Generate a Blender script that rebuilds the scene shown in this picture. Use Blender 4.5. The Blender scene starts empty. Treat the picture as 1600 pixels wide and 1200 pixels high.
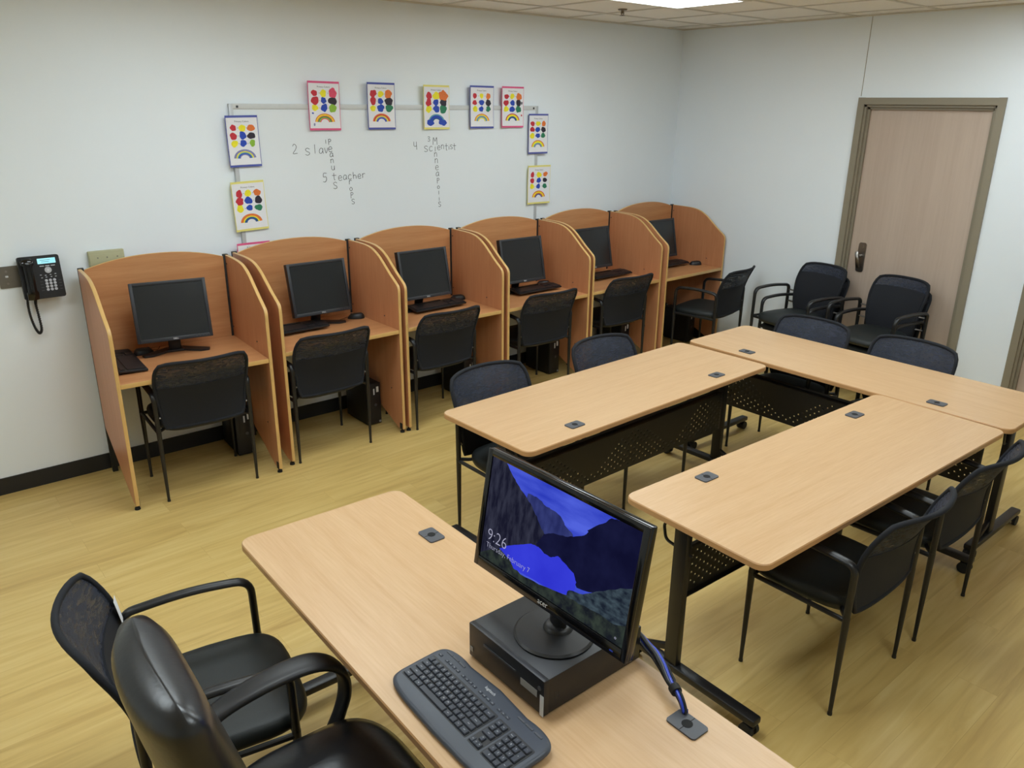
import bpy, bmesh, math, random
from mathutils import Vector, Matrix

S = bpy.context.scene
COL = S.collection
PI = math.pi
R = math.radians

# ------------------------------------------------------------------ helpers
def lin(c):
    c = c / 255.0
    return c / 12.92 if c <= 0.04045 else ((c + 0.055) / 1.055) ** 2.4

def rgb(r, g, b):
    return (lin(r), lin(g), lin(b), 1.0)

class MB:
    """collects geometry for ONE mesh object"""
    def __init__(self):
        self.bm = bmesh.new()

    def face(self, vs, mat=0):
        try:
            f = self.bm.faces.new(vs)
            f.material_index = mat
            return f
        except ValueError:
            return None

    def v(self, p):
        return self.bm.verts.new(p)

    def poly(self, pts, mat=0):
        return self.face([self.v(p) for p in pts], mat)

    def box(self, c, s, bevel=0.0, mat=0, M=None, seg=2):
        r = bmesh.ops.create_cube(self.bm, size=1.0)
        vs = r['verts']
        for q in vs:
            q.co = Vector((c[0] + q.co.x * s[0], c[1] + q.co.y * s[1], c[2] + q.co.z * s[2]))
        fs = set(f for q in vs for f in q.link_faces)
        for f in fs:
            f.material_index = mat
        if bevel > 0:
            es = list(set(e for q in vs for e in q.link_edges))
            rr = bmesh.ops.bevel(self.bm, geom=es, offset=bevel, segments=seg, affect='EDGES', profile=0.5)
            vs = list(set(q for f in rr['faces'] for q in f.verts) | set(q for q in vs if q.is_valid))
            for q in vs:
                for f in q.link_faces:
                    f.material_index = mat
        if M is not None:
            for q in vs:
                if q.is_valid:
                    q.co = M @ q.co
        return vs

    def rings(self, rings, cap=True, closed=False, mat=0):
        """loft through equal-length closed rings of points"""
        L = [[self.v(p) for p in ring] for ring in rings]
        n = len(L[0])
        m = len(L)
        for i in range(m if closed else m - 1):
            a, b = L[i], L[(i + 1) % m]
            for j in range(n):
                self.face([a[j], a[(j + 1) % n], b[(j + 1) % n], b[j]], mat)
        if cap and not closed:
            self.face(list(reversed(L[0])), mat)
            self.face(L[-1], mat)
        return L

    def tube(self, pts, r, n=8, mat=0, cap=True, closed=False):
        pts = [Vector(p) for p in pts]
        m = len(pts)
        rs = r if isinstance(r, (list, tuple)) else [r] * m
        rings = []
        prev = None
        for i in range(m):
            if closed:
                t = (pts[(i + 1) % m] - pts[i - 1])
            else:
                t = pts[min(i + 1, m - 1)] - pts[max(i - 1, 0)]
            t.normalize()
            if prev is None:
                ref = Vector((0, 0, 1)) if abs(t.z) < 0.9 else Vector((1, 0, 0))
                nrm = t.cross(ref).normalized()
            else:
                nrm = prev - t * prev.dot(t)
                nrm.normalize()
            prev = nrm
            bi = t.cross(nrm)
            rings.append([pts[i] + (nrm * math.cos(2 * PI * k / n) + bi * math.sin(2 * PI * k / n)) * rs[i] for k in range(n)])
        return self.rings(rings, cap=cap, closed=closed, mat=mat)

    def band(self, pts, side, a, b, n=10, mat=0, power=2.0, cap=True):
        """sweep an elliptic section; half-width a along the fixed vector side, b across"""
        pts = [Vector(p) for p in pts]
        side = Vector(side).normalized()
        m = len(pts)
        rings = []
        for i in range(m):
            t = (pts[min(i + 1, m - 1)] - pts[max(i - 1, 0)]).normalized()
            nr = side.cross(t).normalized()
            ring = []
            aa = a[i] if isinstance(a, (list, tuple)) else a
            bb = b[i] if isinstance(b, (list, tuple)) else b
            for k in range(n):
                th = 2 * PI * k / n
                c, s = math.cos(th), math.sin(th)
                e = 2.0 / power
                ring.append(pts[i] + side * aa * math.copysign(abs(c) ** e, c) + nr * bb * math.copysign(abs(s) ** e, s))
            rings.append(ring)
        return self.rings(rings, cap=cap, mat=mat)

    def prism(self, pts, vec, mat=0, side_mat=None):
        vec = Vector(vec)
        a = [self.v(p) for p in pts]
        b = [self.v(Vector(p) + vec) for p in pts]
        n = len(pts)
        self.face(list(reversed(a)), mat)
        self.face(b, mat)
        for j in range(n):
            self.face([a[j], a[(j + 1) % n], b[(j + 1) % n], b[j]], mat if side_mat is None else side_mat)

    def lathe(self, prof, c=(0, 0, 0), n=24, mat=0, M=None):
        rings = []
        for r, z in prof:
            ring = [Vector((c[0] + r * math.cos(2 * PI * k / n), c[1] + r * math.sin(2 * PI * k / n), c[2] + z)) for k in range(n)]
            if M is not None:
                ring = [M @ p for p in ring]
            rings.append(ring)
        return self.rings(rings, mat=mat)

    def cyl(self, p0, p1, r0, r1=None, n=14, mat=0):
        return self.tube([p0, p1], [r0, r0 if r1 is None else r1], n=n, mat=mat)

    def slab(self, fn, nu, nv, t, mat=0):
        """closed thin slab along the surface fn(u,v), u,v in -1..1"""
        def nrm(u, v):
            e = 1e-3
            du = Vector(fn(u + e, v)) - Vector(fn(u - e, v))
            dv = Vector(fn(u, v + e)) - Vector(fn(u, v - e))
            return du.cross(dv).normalized()
        F, B = [], []
        for j in range(nv + 1):
            fr, br = [], []
            for i in range(nu + 1):
                u, v = -1 + 2 * i / nu, -1 + 2 * j / nv
                p = Vector(fn(u, v))
                q = nrm(u, v) * (t / 2)
                fr.append(self.v(p + q))
                br.append(self.v(p - q))
            F.append(fr)
            B.append(br)
        for j in range(nv):
            for i in range(nu):
                self.face([F[j][i], F[j][i + 1], F[j + 1][i + 1], F[j + 1][i]], mat)
                self.face([B[j][i], B[j + 1][i], B[j + 1][i + 1], B[j][i + 1]], mat)
        for i in range(nu):
            self.face([F[0][i], B[0][i], B[0][i + 1], F[0][i + 1]], mat)
            self.face([F[nv][i], F[nv][i + 1], B[nv][i + 1], B[nv][i]], mat)
        for j in range(nv):
            self.face([F[j][0], F[j + 1][0], B[j + 1][0], B[j][0]], mat)
            self.face([F[j][nu], B[j][nu], B[j + 1][nu], F[j + 1][nu]], mat)

    def text(self, s, size, M, mat=0, depth=0.0, align='LEFT', thin=0.0):
        cu = bpy.data.curves.new('t', 'FONT')
        cu.body = s
        cu.size = size
        cu.align_x = align
        cu.extrude = depth
        cu.offset = -thin
        cu.resolution_u = 3
        ob = bpy.data.objects.new('t', cu)
        COL.objects.link(ob)
        dg = bpy.context.evaluated_depsgraph_get()
        me = bpy.data.meshes.new_from_object(ob.evaluated_get(dg))
        bpy.data.objects.remove(ob)
        bpy.data.curves.remove(cu)
        n0 = len(self.bm.verts)
        f0 = len(self.bm.faces)
        self.bm.from_mesh(me)
        bpy.data.meshes.remove(me)
        self.bm.verts.ensure_lookup_table()
        self.bm.faces.ensure_lookup_table()
        for q in self.bm.verts[n0:]:
            q.co = M @ q.co
        for f in self.bm.faces[f0:]:
            f.material_index = mat

    def build(self, name, mats, parent=None, smooth=35, label=None, loc=None, recalc=True):
        if recalc:
            bmesh.ops.recalc_face_normals(self.bm, faces=self.bm.faces[:])
        me = bpy.data.meshes.new(name)
        self.bm.to_mesh(me)
        self.bm.free()
        if not isinstance(mats, (list, tuple)):
            mats = [mats]
        for m in mats:
            me.materials.append(m)
        if smooth:
            me.polygons.foreach_set('use_smooth', [True] * len(me.polygons))
            me.set_sharp_from_angle(angle=R(smooth))
        o = bpy.data.objects.new(name, me)
        COL.objects.link(o)
        if parent is not None:
            o.parent = parent
        if loc is not None:
            o.location = loc
        if label:
            o['label'] = label
        return o

def tag(o, label, cat, group=None):
    o['label'] = label
    o['category'] = cat
    if group:
        o['group'] = group
    return o

def thing(name, label, cat, loc=(0, 0, 0), rz=0.0, group=None):
    o = bpy.data.objects.new(name, None)
    o.empty_display_size = 0.1
    COL.objects.link(o)
    o.location = loc
    o.rotation_euler = (0, 0, rz)
    return tag(o, label, cat, group)

def struct(o):
    o['kind'] = 'structure'
    return o

def sempty(name, loc=(0, 0, 0), rz=0.0):
    o = bpy.data.objects.new(name, None)
    COL.objects.link(o)
    o.location = loc
    o.rotation_euler = (0, 0, rz)
    return struct(o)

def copy_children(src, dst):
    for ch in list(src.children):
        c = ch.copy()
        COL.objects.link(c)
        c.parent = dst
        copy_children(ch, c)

def dup(root, label, loc, rz=0.0, group=None):
    c = root.copy()
    COL.objects.link(c)
    c.location = loc
    c.rotation_euler = (0, 0, rz)
    c['label'] = label
    if group:
        c['group'] = group
    copy_children(root, c)
    return c

def fillet(pts, r, n=5):
    pts = [Vector(p) for p in pts]
    out = [pts[0]]
    for i in range(1, len(pts) - 1):
        a, b, c = pts[i - 1], pts[i], pts[i + 1]
        rr = r[i - 1] if isinstance(r, (list, tuple)) else r
        d1 = (a - b)
        d2 = (c - b)
        rr = min(rr, d1.length * 0.49, d2.length * 0.49)
        p1 = b + d1.normalized() * rr
        p2 = b + d2.normalized() * rr
        for k in range(n + 1):
            t = k / n
            out.append(p1 * (1 - t) ** 2 + b * 2 * t * (1 - t) + p2 * t * t)
    out.append(pts[-1])
    return out

def spline(pts, n=6):
    """Catmull-Rom through points"""
    P = [Vector(p) for p in pts]
    P = [P[0] * 2 - P[1]] + P + [P[-1] * 2 - P[-2]]
    out = []
    for i in range(1, len(P) - 2):
        for k in range(n):
            t = k / n
            a, b, c, d = P[i - 1], P[i], P[i + 1], P[i + 2]
            out.append(0.5 * ((2 * b) + (c - a) * t + (2 * a - 5 * b + 4 * c - d) * t * t + (3 * b - a - 3 * c + d) * t ** 3))
    out.append(P[-2])
    return out

def rrect(w, h, r, n=5):
    """rounded rectangle outline in 2-D, centred"""
    out = []
    for cx, cy, a0 in ((w / 2 - r, h / 2 - r, 0), (-w / 2 + r, h / 2 - r, 90), (-w / 2 + r, -h / 2 + r, 180), (w / 2 - r, -h / 2 + r, 270)):
        for k in range(n + 1):
            a = R(a0 + 90 * k / n)
            out.append((cx + r * math.cos(a), cy + r * math.sin(a)))
    return out

def superel(a, b, p, n):
    out = []
    for k in range(n):
        th = 2 * PI * k / n
        c, s = math.cos(th), math.sin(th)
        out.append((a * math.copysign(abs(c) ** (2 / p), c), b * math.copysign(abs(s) ** (2 / p), s)))
    return out

# ------------------------------------------------------------------ materials
def nodes(m):
    m.use_nodes = True
    nt = m.node_tree
    return nt, nt.nodes, nt.links, nt.nodes['Principled BSDF']

def plain(name, col, rough=0.5, metal=0.0, vary=0.04, scale=30.0, bump=0.0, bscale=200.0, spec=0.5):
    m = bpy.data.materials.new(name)
    nt, N, L, P = nodes(m)
    P.inputs['Roughness'].default_value = rough
    P.inputs['Metallic'].default_value = metal
    P.inputs['Specular IOR Level'].default_value = spec
    tc = N.new('ShaderNodeTexCoord')
    nz = N.new('ShaderNodeTexNoise')
    nz.inputs['Scale'].default_value = scale
    L.new(tc.outputs['Object'], nz.inputs['Vector'])
    mx = N.new('ShaderNodeMix')
    mx.data_type = 'RGBA'
    c = col
    mx.inputs['A'].default_value = (c[0] * (1 - vary), c[1] * (1 - vary), c[2] * (1 - vary), 1)
    mx.inputs['B'].default_value = (min(1, c[0] * (1 + vary)), min(1, c[1] * (1 + vary)), min(1, c[2] * (1 + vary)), 1)
    L.new(nz.outputs['Fac'], mx.inputs['Factor'])
    L.new(mx.outputs['Result'], P.inputs['Base Color'])
    if bump:
        b = N.new('ShaderNodeBump')
        b.inputs['Strength'].default_value = bump
        b.inputs['Distance'].default_value = 0.002
        n2 = N.new('ShaderNodeTexNoise')
        n2.inputs['Scale'].default_value = bscale
        L.new(tc.outputs['Object'], n2.inputs['Vector'])
        L.new(n2.outputs['Fac'], b.inputs['Height'])
        L.new(b.outputs['Normal'], P.inputs['Normal'])
    return m

def wood(name, c1, c2, scale, rough=0.38, fine=0.35):
    """laminate with a straight grain; scale = noise scale per axis (small along the grain)"""
    m = bpy.data.materials.new(name)
    nt, N, L, P = nodes(m)
    P.inputs['Roughness'].default_value = rough
    tc = N.new('ShaderNodeTexCoord')
    mp = N.new('ShaderNodeMapping')
    mp.inputs['Scale'].default_value = scale
    L.new(tc.outputs['Object'], mp.inputs['Vector'])
    n1 = N.new('ShaderNodeTexNoise')
    n1.inputs['Scale'].default_value = 1.0
    n1.inputs['Detail'].default_value = 5.0
    n1.inputs['Distortion'].default_value = 0.6
    L.new(mp.outputs['Vector'], n1.inputs['Vector'])
    mp2 = N.new('ShaderNodeMapping')
    mp2.inputs['Scale'].default_value = tuple(s * 6 for s in scale)
    L.new(tc.outputs['Object'], mp2.inputs['Vector'])
    n2 = N.new('ShaderNodeTexNoise')
    n2.inputs['Scale'].default_value = 1.0
    n2.inputs['Detail'].default_value = 3.0
    L.new(mp2.outputs['Vector'], n2.inputs['Vector'])
    mf = N.new('ShaderNodeMix')
    mf.inputs['Factor'].default_value = fine
    L.new(n1.outputs['Fac'], mf.inputs['A'])
    L.new(n2.outputs['Fac'], mf.inputs['B'])
    rp = N.new('ShaderNodeValToRGB')
    rp.color_ramp.elements[0].position = 0.32
    rp.color_ramp.elements[0].color = c1
    rp.color_ramp.elements[1].position = 0.68
    rp.color_ramp.elements[1].color = c2
    L.new(mf.outputs['Result'], rp.inputs['Fac'])
    L.new(rp.outputs['Color'], P.inputs['Base Color'])
    return m

def emis(name, c1, c2, strength, scale=20.0, sv=(1, 1, 1), detail=6.0):
    m = bpy.data.materials.new(name)
    m.use_nodes = True
    nt = m.node_tree
    N, L = nt.nodes, nt.links
    N.remove(N['Principled BSDF'])
    out = N['Material Output']
    e = N.new('ShaderNodeEmission')
    e.inputs['Strength'].default_value = strength
    tc = N.new('ShaderNodeTexCoord')
    mp = N.new('ShaderNodeMapping')
    mp.inputs['Scale'].default_value = sv
    L.new(tc.outputs['Object'], mp.inputs['Vector'])
    nz = N.new('ShaderNodeTexNoise')
    nz.inputs['Scale'].default_value = scale
    nz.inputs['Detail'].default_value = detail
    L.new(mp.outputs['Vector'], nz.inputs['Vector'])
    rp = N.new('ShaderNodeValToRGB')
    rp.color_ramp.elements[0].position = 0.35
    rp.color_ramp.elements[0].color = c1
    rp.color_ramp.elements[1].position = 0.68
    rp.color_ramp.elements[1].color = c2
    L.new(nz.outputs['Fac'], rp.inputs['Fac'])
    L.new(rp.outputs['Color'], e.inputs['Color'])
    L.new(e.outputs['Emission'], out.inputs['Surface'])
    return m

def netting(name, col, clear=0.3):
    """see-through woven mesh: part of the light goes straight through, a little unevenly"""
    m = bpy.data.materials.new(name)
    nt, N, L, P = nodes(m)
    P.inputs['Base Color'].default_value = col
    P.inputs['Roughness'].default_value = 0.7
    tr = N.new('ShaderNodeBsdfTransparent')
    mix = N.new('ShaderNodeMixShader')
    tc = N.new('ShaderNodeTexCoord')
    mp = N.new('ShaderNodeMapping')
    mp.inputs['Scale'].default_value = (1.0, 1.0, 4.0)
    L.new(tc.outputs['Object'], mp.inputs['Vector'])
    wv = N.new('ShaderNodeTexNoise')
    wv.inputs['Scale'].default_value = 24.0
    wv.inputs['Detail'].default_value = 1.5
    wv.inputs['Distortion'].default_value = 1.2
    L.new(mp.outputs['Vector'], wv.inputs['Vector'])
    mr = N.new('ShaderNodeMapRange')
    mr.inputs['From Min'].default_value = 0.35
    mr.inputs['From Max'].default_value = 0.7
    mr.inputs['To Min'].default_value = clear * 0.35
    mr.inputs['To Max'].default_value = clear * 1.6
    L.new(wv.outputs['Fac'], mr.inputs['Value'])
    L.new(mr.outputs['Result'], mix.inputs['Fac'])
    L.new(P.outputs['BSDF'], mix.inputs[1])
    L.new(tr.outputs['BSDF'], mix.inputs[2])
    L.new(mix.outputs['Shader'], N['Material Output'].inputs['Surface'])
    return m

def floor_mat():
    m = bpy.data.materials.new('vinyl_planks')
    nt, N, L, P = nodes(m)
    P.inputs['Roughness'].default_value = 0.42
    tc = N.new('ShaderNodeTexCoord')
    br = N.new('ShaderNodeTexBrick')
    br.offset = 0.37
    br.inputs['Scale'].default_value = 1.0
    br.inputs['Brick Width'].default_value = 1.22
    br.inputs['Row Height'].default_value = 0.152
    br.inputs['Mortar Size'].default_value = 0.0012
    br.inputs['Mortar Smooth'].default_value = 0.6
    br.inputs['Color1'].default_value = (0.15, 0.15, 0.15, 1)
    br.inputs['Color2'].default_value = (0.85, 0.85, 0.85, 1)
    br.inputs['Mortar'].default_value = (0.45, 0.45, 0.45, 1)
    L.new(tc.outputs['Object'], br.inputs['Vector'])
    mp = N.new('ShaderNodeMapping')
    mp.inputs['Scale'].default_value = (1.5, 17.0, 1.0)
    L.new(tc.outputs['Object'], mp.inputs['Vector'])
    off = N.new('ShaderNodeVectorMath')
    off.operation = 'MULTIPLY_ADD'
    off.inputs[1].default_value = (7.0, 3.0, 0)
    L.new(br.outputs['Color'], off.inputs[0])
    L.new(mp.outputs['Vector'], off.inputs[2])
    n1 = N.new('ShaderNodeTexNoise')
    n1.inputs['Scale'].default_value = 1.0
    n1.inputs['Detail'].default_value = 7.0
    n1.inputs['Roughness'].default_value = 0.5
    n1.inputs['Distortion'].default_value = 1.4
    L.new(off.outputs['Vector'], n1.inputs['Vector'])
    n3 = N.new('ShaderNodeTexNoise')
    n3.inputs['Scale'].default_value = 1.3
    n3.inputs['Detail'].default_value = 3.0
    L.new(off.outputs['Vector'], n3.inputs['Vector'])
    mf = N.new('ShaderNodeMix')
    mf.inputs['Factor'].default_value = 0.35
    L.new(n1.outputs['Fac'], mf.inputs['A'])
    L.new(n3.outputs['Fac'], mf.inputs['B'])
    m2 = N.new('ShaderNodeMix')
    m2.inputs['Factor'].default_value = 0.14
    L.new(mf.outputs['Result'], m2.inputs['A'])
    L.new(br.outputs['Color'], m2.inputs['B'])
    rp = N.new('ShaderNodeValToRGB')
    e = rp.color_ramp.elements
    e[0].position = 0.28
    e[0].color = FLOOR[0]
    e[1].position = 0.74
    e[1].color = FLOOR[2]
    x = e.new(0.5)
    x.color = FLOOR[1]
    L.new(m2.outputs['Result'], rp.inputs['Fac'])
    dk = N.new('ShaderNodeMix')
    dk.data_type = 'RGBA'
    dk.blend_type = 'MULTIPLY'
    dk.inputs['B'].default_value = (0.84, 0.80, 0.74, 1)
    L.new(br.outputs['Fac'], dk.inputs['Factor'])
    L.new(rp.outputs['Color'], dk.inputs['A'])
    L.new(dk.outputs['Result'], P.inputs['Base Color'])
    return m

FLOOR = (rgb(184, 150, 86), rgb(208, 177, 108), rgb(222, 196, 130))
M = {}
M['floor'] = floor_mat()
M['wall'] = plain('painted_wall', rgb(236, 243, 249), 0.46, vary=0.012, scale=3.0, bump=0.05, bscale=140)
M['ceiling'] = plain('ceiling_board', rgb(244, 240, 232), 0.9, vary=0.03, scale=60, bump=0.15, bscale=160)
M['tbar'] = plain('grid_enamel', rgb(214, 209, 199), 0.6, vary=0.02)
M['base'] = plain('black_vinyl_base', rgb(30, 31, 33), 0.45)
M['frame'] = plain('door_frame_enamel', rgb(139, 130, 112), 0.45, vary=0.02)
M['doorwood'] = wood('door_veneer', rgb(180, 160, 144), rgb(194, 175, 159), (9, 9, 0.5), 0.5)
M['steel'] = plain('brushed_steel', rgb(150, 146, 142), 0.32, 1.0, vary=0.1, scale=60)
M['oak'] = wood('carrel_laminate_across', rgb(190, 130, 84), rgb(206, 150, 102), (1.6, 14, 30), 0.36)
M['oakv'] = wood('carrel_laminate_upright', rgb(188, 126, 86), rgb(202, 143, 102), (14, 26, 1.4), 0.36)
M['band'] = plain('carrel_edge_band', rgb(214, 173, 108), 0.3, vary=0.05, scale=12)
M['beech'] = wood('table_laminate', rgb(198, 158, 114), rgb(211, 175, 133), (1.5, 24, 24), 0.36, fine=0.45)
M['beechedge'] = plain('table_edge', rgb(196, 150, 102), 0.4, vary=0.05, scale=14)
M['metal'] = plain('black_powder_coat', rgb(24, 24, 26), 0.38, vary=0.1)
M['metalflat'] = plain('black_sheet_steel', rgb(20, 20, 21), 0.5, vary=0.1)
M['seat'] = plain('black_vinyl_seat', rgb(27, 32, 32), 0.5, vary=0.08, bump=0.12, bscale=320)
M['fabric'] = plain('navy_black_fabric', rgb(17, 20, 28), 0.85, vary=0.12, scale=120, bump=0.2, bscale=500)
M['net'] = netting('black_net', rgb(36, 42, 57), 0.22)
M['leather'] = plain('black_leather', rgb(26, 28, 33), 0.30, vary=0.12, scale=18, bump=0.2, bscale=60, spec=0.7)
M['plastic'] = plain('black_plastic', rgb(25, 25, 28), 0.42, vary=0.08)
M['gloss'] = plain('gloss_black_plastic', rgb(12, 12, 14), 0.12, vary=0.05)
M['darkgrey'] = plain('dark_grey_plastic', rgb(52, 55, 62), 0.45, vary=0.05)
M['greypl'] = plain('grey_grommet_plastic', rgb(78, 80, 86), 0.5, vary=0.05)
M['hole'] = plain('dark_hole', rgb(6, 6, 6), 0.8)
M['bezel'] = plain('charcoal_bezel', rgb(42, 44, 49), 0.42, vary=0.05)
M['lcd'] = plain('dark_lcd_glass', rgb(32, 35, 38), 0.22, vary=0.03, scale=6)
M['logo'] = plain('silver_logo', rgb(225, 226, 228), 0.4)
M['keys'] = plain('black_keys', rgb(26, 26, 30), 0.5)
M['tkeys'] = plain('slate_keys', rgb(52, 56, 66), 0.42, vary=0.05)
M['legend'] = plain('white_legend', rgb(210, 213, 218), 0.5)
M['kbody'] = plain('slate_keyboard_body', rgb(66, 71, 81), 0.4, vary=0.05)
M['rubber'] = plain('rubber', rgb(20, 20, 20), 0.7)
M['paper'] = plain('white_paper', rgb(232, 232, 236), 0.8, vary=0.01)
M['label'] = plain('white_sticker', rgb(214, 216, 220), 0.6)
M['greylabel'] = plain('grey_sticker', rgb(150, 150, 148), 0.5)
M['pblue'] = plain('blue_card', rgb(82, 92, 168), 0.8)
M['ppink'] = plain('pink_card', rgb(222, 92, 138), 0.8)
M['pyellow'] = plain('yellow_card', rgb(232, 222, 128), 0.8)
M['ink'] = plain('black_ink', rgb(40, 40, 48), 0.7)
PAINT = {
    'r': rgb(196, 44, 58), 'y': rgb(243, 228, 40), 'o': rgb(226, 118, 52), 'b': rgb(32, 70, 178), 'k': rgb(42, 34, 50),
    'g': rgb(40, 124, 88), 'l': rgb(142, 186, 58), 'p': rgb(226, 78, 108), 't': rgb(96, 160, 176), 'm': rgb(132, 134, 178), 'd': rgb(30, 84, 140)}
for k in list(PAINT):
    M['paint_' + k] = plain('poster_paint_' + k, PAINT[k], 0.6, vary=0.18, scale=90)
M['board'] = plain('whiteboard_enamel', rgb(230, 236, 240), 0.28, vary=0.01, scale=4)
M['alu'] = plain('board_frame', rgb(190, 193, 196), 0.4, 0.2, vary=0.03)
M['capgrey'] = plain('board_end_cap', rgb(206, 208, 208), 0.5)
M['marker'] = plain('dry_marker', rgb(62, 64, 70), 0.7)
M['beige'] = plain('beige_enamel', rgb(176, 174, 140), 0.55, vary=0.05)
M['plate'] = plain('steel_plate', rgb(126, 122, 116), 0.4, 0.7, vary=0.1, scale=40)
M['phonekey'] = plain('pale_phone_key', rgb(188, 190, 198), 0.4)
M['blue'] = plain('blue_cable', rgb(44, 70, 190), 0.35)
M['brass'] = plain('sprinkler_metal', rgb(120, 108, 92), 0.35, 0.8)
LIGHT = 9.0
M['diffuser'] = emis('light_diffuser', (0.865, 0.965, 1.0, 1), (0.865, 0.965, 1.0, 1), LIGHT)
M['phonelcd'] = emis('phone_lcd', rgb(150, 226, 240), rgb(178, 238, 246), 0.9)
M['scr_sky'] = emis('screen_sky', rgb(44, 60, 190), rgb(84, 102, 226), 0.72, 5, (1, 1, 5))
M['scr_left'] = emis('screen_left_cliff', rgb(28, 29, 48), rgb(58, 60, 78), 0.6, 34, (2.2, 1, 0.6), 3.0)
M['scr_mid'] = emis('screen_middle_peak', rgb(38, 44, 96), rgb(56, 64, 122), 0.7, 30, (1.5, 1, 0.7))
M['scr_right'] = emis('screen_right_cliff', rgb(17, 18, 48), rgb(27, 29, 64), 0.65, 14, (1, 1, 1), 3.0)
M['scr_lake'] = emis('screen_lake', rgb(44, 48, 205), rgb(62, 70, 228), 0.72, 4)
M['scr_grass'] = emis('screen_shore', rgb(28, 32, 40), rgb(58, 68, 60), 0.6, 45, (1, 1, 1), 3.0)
M['scr_rock'] = emis('screen_rocks', rgb(30, 38, 52), rgb(72, 88, 98), 0.6, 40, (1, 1, 2), 3.0)
M['scr_text'] = emis('screen_text', rgb(190, 190, 215), rgb(190, 190, 215), 0.6)

# ------------------------------------------------------------------ room
XW, YW, H = 6.363, 0.06, 2.80           # door wall plane, board wall plane, ceiling
X0, Y0 = -2.3, -7.4                     # the two walls behind the camera
T = 0.15
D1 = (-1.745, -2.690, 2.170)            # door opening: left edge, right edge, head
D2 = (-3.135, -4.080, 2.170)

def slabobj(name, c, s, mat):
    mb = MB()
    mb.box(c, s)
    return struct(mb.build(name, mat, smooth=0))

slabobj('floor', ((X0 + XW) / 2, (Y0 + YW) / 2, -0.05), (XW - X0 + 0.6, YW - Y0 + 0.6, 0.1), M['floor'])
slabobj('ceiling', ((X0 + XW) / 2, (Y0 + YW) / 2, H + 0.05), (XW - X0 + 0.6, YW - Y0 + 0.6, 0.1), M['ceiling'])
slabobj('wall_back', ((X0 + XW) / 2, YW + T / 2, H / 2), (XW - X0 + 2 * T, T, H), M['wall'])
slabobj('wall_front', ((X0 + XW) / 2, Y0 - T / 2, H / 2), (XW - X0 + 2 * T, T, H), M['wall'])
slabobj('wall_left', (X0 - T / 2, (Y0 + YW) / 2, H / 2), (T, YW - Y0, H), M['wall'])
mb = MB()
ys = [YW, D1[0], D1[1], D2[0], D2[1], Y0]
for i in (0, 2, 4):
    mb.box((XW + T / 2, (ys[i] + ys[i + 1]) / 2, H / 2), (T, ys[i] - ys[i + 1], H))
for d in (D1, D2):
    mb.box((XW + T / 2, (d[0] + d[1]) / 2, (H + d[2]) / 2), (T, d[0] - d[1], H - d[2]))
struct(mb.build('wall_right', M['wall'], smooth=0))
slabobj('trim_1', (XW - 0.001, -1.706, 2.515), (0.003, 0.0035, 0.57), M['frame'])
# base boards
slabobj('baseboard_back', ((X0 + XW) / 2, YW - 0.004, 0.05), (XW - X0, 0.008, 0.10), M['base'])
mb = MB()
for a, b in ((YW - 0.008, D1[0] + 0.05), (D1[1] - 0.05, D2[0] + 0.05), (D2[1] - 0.05, Y0)):
    mb.box((XW - 0.004, (a + b) / 2, 0.05), (0.008, a - b, 0.10))
struct(mb.build('baseboard_right', M['base'], smooth=0))
# ceiling grid bars
mb = MB()
gx, gy = [], []
x = 4.29
while x > X0: x -= 0.61
x += 0.61
while x < XW:
    gx.append(x); x += 0.61
y = -0.375
while y > Y0:
    gy.append(y); y -= 0.61
for x in gx:
    mb.box((x, (Y0 + YW) / 2, H - 0.003), (0.024, YW - Y0, 0.006))
for y in gy:
    mb.box(((X0 + XW) / 2, y, H - 0.0035), (XW - X0, 0.024, 0.006))
struct(mb.build('trim_2', M['tbar'], smooth=0))
mb = MB()
mb.box(((X0 + XW) / 2, YW - 0.011, H - 0.006), (XW - X0, 0.022, 0.010))
mb.box((XW - 0.011, (Y0 + YW) / 2, H - 0.0061), (0.022, YW - Y0, 0.010))
struct(mb.build('trim_3', M['tbar'], smooth=0))

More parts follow.
